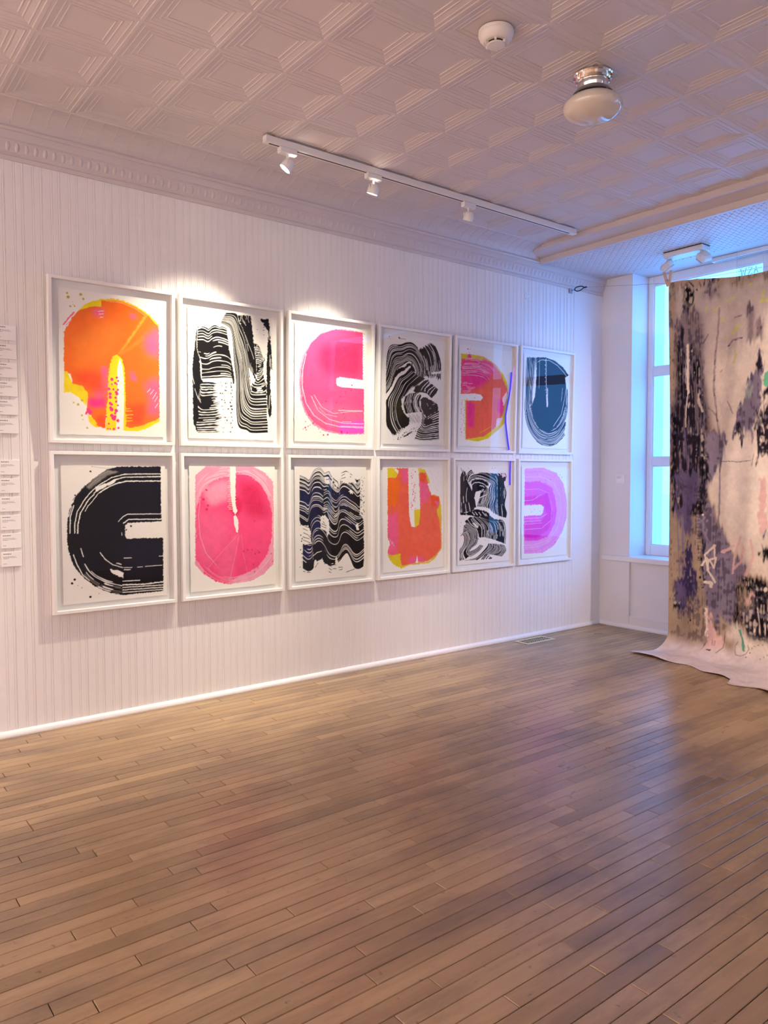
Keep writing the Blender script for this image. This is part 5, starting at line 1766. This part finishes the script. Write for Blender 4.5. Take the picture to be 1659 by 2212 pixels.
for z, b in ((.056, .05), (.047, .062), (.042, .04)): mb.box(.008, b, -.0042, -.004, z, z+.0014)
mb.build('printed_lines', MT['print_grey'], r_)['kind'] = 'stuff'

# =====================================================================
# lighting track and its heads
# =====================================================================
TX = .545
tr = empty('lighting_track', (TX, .905, HT-.004)); tag(tr, 'long white lighting track on the ceiling above the prints', 'lighting track')
L_ = 3.29-.905
MB().bbox(-.018, .018, 0, L_, -.034, 0, .002).build('rail', MT['white_metal'], tr)
MB().box(-.0045, .0045, .02, L_-.05, -.0348, -.030).build('slot', MT['slot'], tr)
MB().box(-.019, .019, -.004, .0, -.033, -.001).build('end_cap', MT['white_metal'], tr)
MB().bbox(-.0185, .0185, L_-.055, L_+.004, -.0355, .0, .002).build('feed_cover', MT['white_metal'], tr)
def head(name, y, target, lit, label):
    """adapter, stem, yoke and a short cylindrical lamp aimed at a point"""
    r_ = empty(name, (TX, y, HT-.038)); tag(r_, label, 'spotlight', 'heads on the lighting track')
    MB().bbox(-.017, .017, -.050, .050, -.030, .0, .004).build('adapter', MT['white_metal'], r_)
    MB().lathe([(.007, -.055), (.007, -.028)], 12).build('stem', MT['white_metal'], r_, True)
    piv = Vector((0, 0, -.082)); d = (Vector(target)-(Vector((TX, y, HT-.038))+piv)).normalized()
    q = d.to_track_quat('-Z', 'Y').to_matrix().to_4x4(); Mx = Matrix.Translation(piv) @ q
    # yoke: a bow from the stem round the lamp
    side = (q @ Vector((1, 0, 0))).normalized(); side = Vector((side.x, side.y, 0)).normalized()
    pts = [piv+side*.034, piv+side*.034+Vector((0, 0, .020)), piv+side*.014+Vector((0, 0, .030)), piv-side*.014+Vector((0, 0, .030)), piv-side*.034+Vector((0, 0, .020)), piv-side*.034]
    MB().tube(pts, .0035, 6).build('yoke', MT['white_metal'], r_, True)
    h = MB().lathe([(.012, .030), (.020, .028), (.027, .018), (.030, .004), (.031, -.022), (.029, -.022), (.028, -.012)], 24, Mx, False).build('lamp_head', MT['white_metal'], r_, True)
    MB().lathe([(.0005, -.0135), (.028, -.0135)], 24, Mx, False).build('lens', MT['lens_on'] if lit else MT['lens_off'], r_)
    return r_, Vector((TX, y, HT-.038))+piv+d*.03
HD = [(1.03, (.0, .10, 1.45), True, 'lit spotlight at the near end of the ceiling track'),
      (1.57, (.0, 1.42, 1.35), True, 'lit spotlight in the middle of the ceiling track'),
      (2.29, (.0, 2.35, 1.5), False, 'unlit spotlight on the ceiling track, third from its near end')]
HEAD_POS = []
for y, t, lit, lb in HD:
    r_, p_ = head('track_spotlight', y, t, lit, lb); HEAD_POS.append((p_, t))
spot_lamp('spot_beam', HEAD_POS[0][0], (0, .42, .85), 195, 68, 1.0, WARM, .018)
spot_lamp('spot_beam', HEAD_POS[1][0], (0, 1.60, .85), 170, 68, 1.0, WARM, .018)

# second track close to the window
tr2 = empty('lighting_track', (.895, 4.455, HS-.001)); tag(tr2, 'white lighting track along the window head', 'lighting track')
MB().bbox(0, 3.6, -.020, .020, -.030, 0, .002).build('rail', MT['white_metal'], tr2)
MB().box(.02, 3.58, -.0045, .0045, -.0308, -.027).build('slot', MT['slot'], tr2)

# twin emergency-style fixture on the border ceiling
tf = empty('twin_spotlight', (.76, 4.075, HS-.006)); tag(tf, 'white twin-headed ceiling spotlight above the hanging canvas', 'spotlight')
MB().bbox(0, .30, -.055, .055, -.036, 0, .005).build('housing', MT['plastic'], tf)
MB().box(.003, .297, -.052, .052, 0, .006).build('back_plate', MT['slot'], tf)
for x, ax, nm in ((-.005, -.55, 'left'), (.285, .75, 'right')):
    M_ = Matrix.Translation((x, -.0, -.075)) @ Matrix.Rotation(ax, 4, 'Y') @ Matrix.Rotation(.45, 4, 'X')
    hd = MB(); hd.bbox(-.042, .042, -.045, .045, -.030, .022, .014, M_); o = hd.build('lamp_head', MT['plastic'], tf, True)
    MB().tube([(x*.85+.02, 0, -.036), (x, 0, -.060)], .012, 8).build('swivel', MT['plastic'], tf, True)
    MB().bbox(-.034, .034, -.037, .037, -.034, -.028, .006, M_).build('lens', MT['opal'], o)

# =====================================================================
# ceiling lamp, smoke detector
# =====================================================================
LX, LY = 1.872, 1.728
lm = empty('ceiling_lamp', (LX, LY, HT+.004)); tag(lm, 'unlit opal glass globe lamp with chrome canopy', 'ceiling lamp')
MB().lathe([(.030, .0), (.080, -.001), (.084, -.008), (.080, -.014), (.072, -.016), (.074, -.024), (.070, -.030), (.062, -.032), (.064, -.040), (.061, -.050), (.058, -.060), (.056, -.066)], 48, None).build('canopy', MT['chrome'], lm, True)
MB().lathe([(.060, -.060), (.070, -.066), (.083, -.080), (.086, -.086), (.082, -.087)], 48, None, False).build('fitter', MT['steel'], lm, True)
gp = []
for t in range(25):
    a = math.radians(52-142*t/24); r = .1225*math.cos(a); z = -.134+(.056 if a > 0 else .058)*math.sin(a); gp.append((max(r, .0015), z))
MB().lathe(gp, 56, None).build('globe', MT['opal'], lm, True)
sd = empty('smoke_detector', (1.846, 1.172, HT+.004)); tag(sd, 'round white smoke detector on the ceiling', 'smoke detector')
MB().lathe([(.066, 0), (.067, -.010), (.066, -.012)], 40).build('base', MT['plastic'], sd, True)
MB().lathe([(.066, -.010), (.067, -.016), (.062, -.028), (.052, -.040), (.046, -.043), (.044, -.0435)], 40).build('body', MT['plastic'], sd, True)
MB().lathe([(.034, -.050), (.036, -.052), (.033, -.055), (.001, -.057)], 32, None, False).build('cap', MT['plastic'], sd, True)
MB().lathe([(.033, -.043), (.033, -.052)], 24, None, False).build('sensor_gap', MT['slot'], sd, True)
for a in range(6):
    M_ = Matrix.Rotation(a*PI/3+.2, 4, 'Z'); mb = MB(); mb.box(.031, .043, -.004, .004, -.053, -.041, M_); mb.build('rib', MT['plastic'], sd)

# =====================================================================
# floor vent
# =====================================================================
fv = empty('floor_vent', (.055, 3.245, .0)); tag(fv, 'ornate metal floor vent beside the left wall', 'floor vent')
mb = MB(); VW, VL, b = .138, .308, .020
mb.bbox(0, b, 0, VL, .0, .005, .001); mb.bbox(VW-b, VW, 0, VL, .0, .005, .001); mb.bbox(b, VW-b, 0, b, .0, .005, .001); mb.bbox(b, VW-b, VL-b, VL, .0, .005, .001)
mb.build('rim', MT['bronze'], fv)
MB().box(b, VW-b, b, VL-b, .0004, .0012).build('well_shade', paint('vent_shadow_black', (.006, .006, .005), 1., .1, 40., spec=0.), fv)  # flat black plate painted as the shade inside the vent
for j in range(6):
    for i in range(2):
        cx = b+.0245+i*.049; cy = b+.0223+j*.0447
        pts = [(cx+.015*math.cos(t*PI/6+.4*j)*(1 if t % 2 else .60), cy+.015*math.sin(t*PI/6+.4*j)*(1 if t % 2 else .60), .0) for t in range(12)]
        mb = MB().tube(pts, .0022, 5, True); mb.v = [(x, y, .0020+z*.3) for x, y, z in mb.v]; mb.build('scroll', MT['bronze'], fv)
MB().box(b+.049-.002, b+.049+.002, b, VL-b, .0014, .0032).build('bar', MT['bronze'], fv)
for j in range(1, 6): MB().box(b, VW-b, b+.0447*j-.002, b+.0447*j+.002, .0014, .0032).build('bar', MT['bronze'], fv)

# =====================================================================
# hanging wire, clothespin, painted canvas
# =====================================================================
YC = 3.893
hw = empty('hanging_wire', (0, YC+.040, 2.698)); tag(hw, 'thin steel wire on a wall bracket and carabiner holding the canvas', 'wire')
MB().bbox(0, .012, -.018, .018, -.020, .020, .002).build('bracket', MT['steel'], hw)
MB().tube([(.010, 0, 0), (.052, -.004, .001)], .0035, 8).build('eye_bolt', MT['steel'], hw, True)
ov = [(.092+.042*math.cos(t), -.006+.004*math.sin(2*t), .017*math.sin(t)) for t in [i*2*PI/20 for i in range(20)]]
MB().tube(ov, .0042, 8, True).build('carabiner', MT['slot'], hw, True)
MB().tube([(.134, -.006, 0), (.165, -.008, -.002)], .0065, 8).build('ferrule', MT['slot'], hw, True)
def wire_z(x): return -.003-.115*min(1, (x-.16)/.74) if x < .9 else -.118-.03*math.sin((x-.9)*1.6)
MB().tube([(x, -.008-.006*min(1, x), wire_z(x)) for x in [.16+.12*i for i in range(0, 40)] if x < 4.8], .0016, 6).build('cable', MT['acrylic'], hw)
cp_ = empty('clothespin', (.886, YC-.004, 2.590)); tag(cp_, 'wooden clothespin clamping the top corner of the canvas', 'clothespin')
def leg(sx, tilt):
    M_ = Matrix.Rotation(tilt, 4, 'Y'); mb = MB(); mb.bbox(-.0085, .0085, -.008, .008, -.036, .072, .0025, M_); mb.v = [(x+sx, y, z) for x, y, z in mb.v]
    mb.build('prong', MT['pine'], cp_)
leg(-.012, -.30); leg(.012, .14)
MB().tube([(-.014, -.009, .004), (.0, -.010, .010), (.014, -.009, .004), (.014, .009, .004), (0, .010, .010), (-.014, .009, .004)], .0025, 6, True).build('spring', MT['steel'], cp_, True)

CW = 2.45
def canvas_geo(u, v):
    """u metres across, v metres down from the wire; returns a point"""
    top = .062*np.sin(np.clip(u/1.25, 0, 2)*PI)**2+.01
    flap = np.interp(u, [0, .36, .58, .69, .72, 1.0, CW], [.165, .185, .27, .30, .385, .40, .36])
    hang = 2.585-.13; rad = .13; arcl = rad*PI/2
    total = hang+arcl+flap
    s = top+(total-top)*v
    x = .887+u+.030*np.clip(s/2.4, 0, 1)
    rip = .010*np.sin(u*17+1.2*np.sin(s*1.3))*np.clip(s/.6, 0, 1)+.014*np.sin(u*7.+.5*s)*np.clip(s/.8, 0, 1)+.006*np.sin(u*33+s*2.2)*np.clip(s, 0, 1)
    flat = np.clip((s-hang)/arcl, 0, 1); a = flat*PI/2
    y = YC+rip*(1-flat); z = 2.585-np.minimum(s, hang)
    y = y-rad*(1-np.cos(a)); z = z-rad*np.sin(a)
    ov_ = np.clip(s-hang-arcl, 0, None); y = y-ov_
    z = z+.004+flat*(.006*np.sin(u*11+s*9)+.010*np.maximum(0, np.sin(u*5.3+2))*np.clip(ov_/.15, 0, 1))
    # the left corner flares out and the hem waves
    x = x-np.exp(-(u/.06)**2)*.085*np.clip((s-hang-.05)/.25, 0, 1)**1.3-.02*np.clip(flat, 0, 1)*np.exp(-(u/.3)**2)
    y = y+ov_*.10*np.sin(u*23)*.6
    return np.stack([x, y, np.maximum(z, .0025)], -1), s
uu = np.r_[np.linspace(0, .82, 190), np.linspace(.82, CW, 60)[1:]]; vv = np.linspace(0, 1, 560)
U, V = np.meshgrid(uu, vv); PTS, S_ = canvas_geo(U, V)
Rc = Raster(900, 1020, np.array(srgb(172, 150, 126)), 77, 40); Rc.ink[:] = 1
Rc.run(CANVAS, True)
# the paint was dragged down the cloth: columns slip and smear vertically
hh, wW = 1020, 900
slip = (np.repeat(noise2(40, wW, 4, Rc.rs), 26, axis=0)[:hh]-.5)*26+(noise2(hh, wW, 26, Rc.rs)-.5)*10
slip *= np.clip((850-np.arange(hh))/120., 0, 1)[:, None]
yy_ = np.clip(np.arange(hh)[:, None]+slip, 0, hh-1).astype(int); Rc.im = Rc.im[yy_, np.arange(wW)[None]]
k_ = 3; cs = np.cumsum(np.pad(Rc.im, ((k_+1, k_), (0, 0), (0, 0)), mode='edge'), axis=0); Rc.im = (cs[2*k_+1:]-cs[:-2*k_-1])[:hh]/(2*k_+1)
Rc.run(CANVAS_TOP, True)
def streak(c1, c2): return noise2(hh, wW, c1, Rc.rs)*.45+np.repeat(noise2(60, wW, 2.5, Rc.rs), 17, axis=0)[:hh]*.55+noise2(hh, wW, c2, Rc.rs)*.5
lum = Rc.im.mean(-1)
st1 = np.clip(streak(30, 8)-.78, 0, 1)*2.6; mk = np.clip((.14-lum)/.10, 0, 1)*np.clip(st1, 0, .75)
Rc.im = Rc.im*(1-mk[..., None])+INKL['cl']*mk[..., None]
st2 = np.clip(streak(24, 7)-.93, 0, 1)*4; mk = np.clip((.14-lum)/.10, 0, 1)*np.clip(st2, 0, .6)
Rc.im = Rc.im*(1-mk[..., None])+INKL['cc']*mk[..., None]
st3 = np.clip(streak(20, 7)-.80, 0, 1)*3.5; mid = np.clip((lum-.12)/.05, 0, 1)*np.clip((.36-lum)/.06, 0, 1); mk = mid*np.clip(st3, 0, .6)
Rc.im = Rc.im*(1-mk[..., None])+INKL['cn']*mk[..., None]
tx = 1+.20*(noise2(1020, 900, 60, Rc.rs)-.5)+.14*(noise2(1020, 900, 14, Rc.rs)-.5)+.10*(noise2(1020, 900, 4, Rc.rs)-.5)
Rc.im = np.clip(Rc.im*tx[..., None], .003, 1)
CC = Rc.sample((U*1000)/3+40+.010*np.clip(S_/2.4, 0, 1)*1000/3, S_*1000/3)
cm_ = grid_mesh('painted_canvas', PTS, CC, MT['cloth']); cm_.shade_smooth()
co = link('painted_canvas', cm_, None); tag(co, 'large paint-splashed canvas sheet hanging to the floor before the window', 'canvas')

# =====================================================================
# neon tube hung in the window behind the canvas
# =====================================================================
nz = empty('neon_tube', (1.13, 4.40, 1.15)); tag(nz, 'wavy violet neon tube hung behind the canvas, mirrored in the prints', 'neon tube')
npts = [(1.108, 2.216), (1.113, 2.10), (1.142, 1.972), (1.176, 1.822), (1.17, 1.69), (1.139, 1.483), (1.114, 1.382), (1.12, 1.273), (1.125, 1.15)]
ctrl = [Vector((a-1.13, 0, b-1.15)) for a, b in npts]; sm = []
for i in range(len(ctrl)-1):
    p0 = ctrl[max(0, i-1)]; p1 = ctrl[i]; p2 = ctrl[i+1]; p3 = ctrl[min(len(ctrl)-1, i+2)]
    for t in range(6):
        t /= 6; sm.append(.5*((2*p1)+(-p0+p2)*t+(2*p0-5*p1+4*p2-p3)*t*t+(-p0+3*p1-3*p2+p3)*t**3))
sm.append(ctrl[-1])
MB().tube(sm, .008, 10).build('tube', MT['neon'], nz, True)
for p in (sm[0], sm[-1]): MB().lathe([(.010, -.014), (.010, .014)], 12, Matrix.Translation(p)).build('end_cap', MT['slot'], nz, True)
MB().tube([sm[0]+Vector((0, 0, .012)), Vector((sm[0].x, 0, HS-1.15))], .001, 5).build('suspension_cord', MT['acrylic'], nz)

# window sticker with faint strokes, a pale notice on the upper pane
ws = empty('window_sticker', (1.02, YG+.026, 2.69)); tag(ws, 'pale printed sticker on the top window pane above the canvas', 'sticker')
MB().bbox(0, .175, -.002, .002, 0, .074, .0005).build('film', film_mat('pale_sticker', (.75, .86, .92), .35), ws)
for a in ([(.020, .065), (.030, .012), (.040, .050), (.050, .012), (.060, .065)], [(.075, .062), (.105, .062), (.075, .014), (.108, .014)], [(.120, .014), (.133, .062), (.146, .014)], [(.125, .034), (.142, .034)]):
    MB().tube([(x, -.0026, z) for x, z in a], .0026, 5).build('stroke', MT['blue_mark'], ws)
wn = empty('window_notice', (.345, YG+.026, 2.155)); tag(wn, 'small pale notice stuck on the upper pane by the jamb', 'notice')
MB().bbox(0, .062, -.0015, .0015, 0, .135, .0004).build('film', film_mat('pale_notice', (.80, .9, .95), .12), wn)
# blank cover plate high on the wall
cpz = empty('cover_plate', (.001, 3.40, 2.56)); tag(cpz, 'small painted cover plate high on the beaded wall', 'cover plate')
MB().bbox(0, .004, 0, .052, 0, .052, .0015).build('plate', MT['wall'], cpz)
for a, b in ((.010, .042), (.040, .044), (.012, .010), (.040, .012)):
    MB().lathe([(.003, 0), (.003, .001), (.001, .0014)], 8, Matrix.Translation((.004, a, b)) @ Matrix.Rotation(PI/2, 4, 'Y')).build('screw', MT['steel'], cpz)

# =====================================================================
# unseen track heads added as ambient fill (behind and beside the viewer)
# =====================================================================
def fill_track(name, x, ya, yb, heads, label):
    t_ = empty(name, (x, ya, HT-.004)); tag(t_, label, 'lighting track')
    MB().bbox(-.018, .018, 0, yb-ya, -.034, 0, .002).build('rail', MT['white_metal'], t_)
    for n_, (y, tg, w, deg) in enumerate(heads):
        r_ = empty('track_spotlight', (x, y, HT-.038)); tag(r_, 'spotlight %s on the %s' % (['nearest the window', 'second from the window', 'third from the window', 'fourth from the window'][n_], label[6:]), 'spotlight', label)
        MB().bbox(-.017, .017, -.05, .05, -.03, 0, .004).build('adapter', MT['white_metal'], r_)
        d = (Vector(tg)-Vector((x, y, HT-.12))).normalized(); Mx = Matrix.Translation((0, 0, -.082)) @ d.to_track_quat('-Z', 'Y').to_matrix().to_4x4()
        MB().lathe([(.012, .03), (.02, .028), (.027, .018), (.03, .004), (.031, -.022), (.029, -.022), (.028, -.012)], 20, Mx, False).build('lamp_head', MT['white_metal'], r_, True)
        MB().lathe([(.0005, -.0135), (.028, -.0135)], 20, Mx, False).build('lens', MT['lens_on'], r_)
        MB().tube([(0, 0, -.028), (0, 0, -.060)], .006, 8).build('stem', MT['white_metal'], r_, True)
        spot_lamp('spot_beam', Vector((x, y, HT-.12))+d*.03, tg, w, deg, .6, ROOM_FILL, .03)
fill_track('lighting_track', 4.3, -2.6, 3.2, [(2.7, (2.1, 3.9, .9), 230, 75), (-.6, (XR, -2.0, 1.5), 290, 95), (-1.4, (4.4, YB, 1.5), 365, 120), (-2.3, (2.8, YB, 1.5), 365, 120)], 'white lighting track across the room from the prints')
fill_track('lighting_track', 1.6, -3.6, -1.6, [(-1.9, (0, -2.5, 1.3), 220, 110), (-3.2, (.8, YB, 1.6), 270, 120)], 'white lighting track at the back of the room')
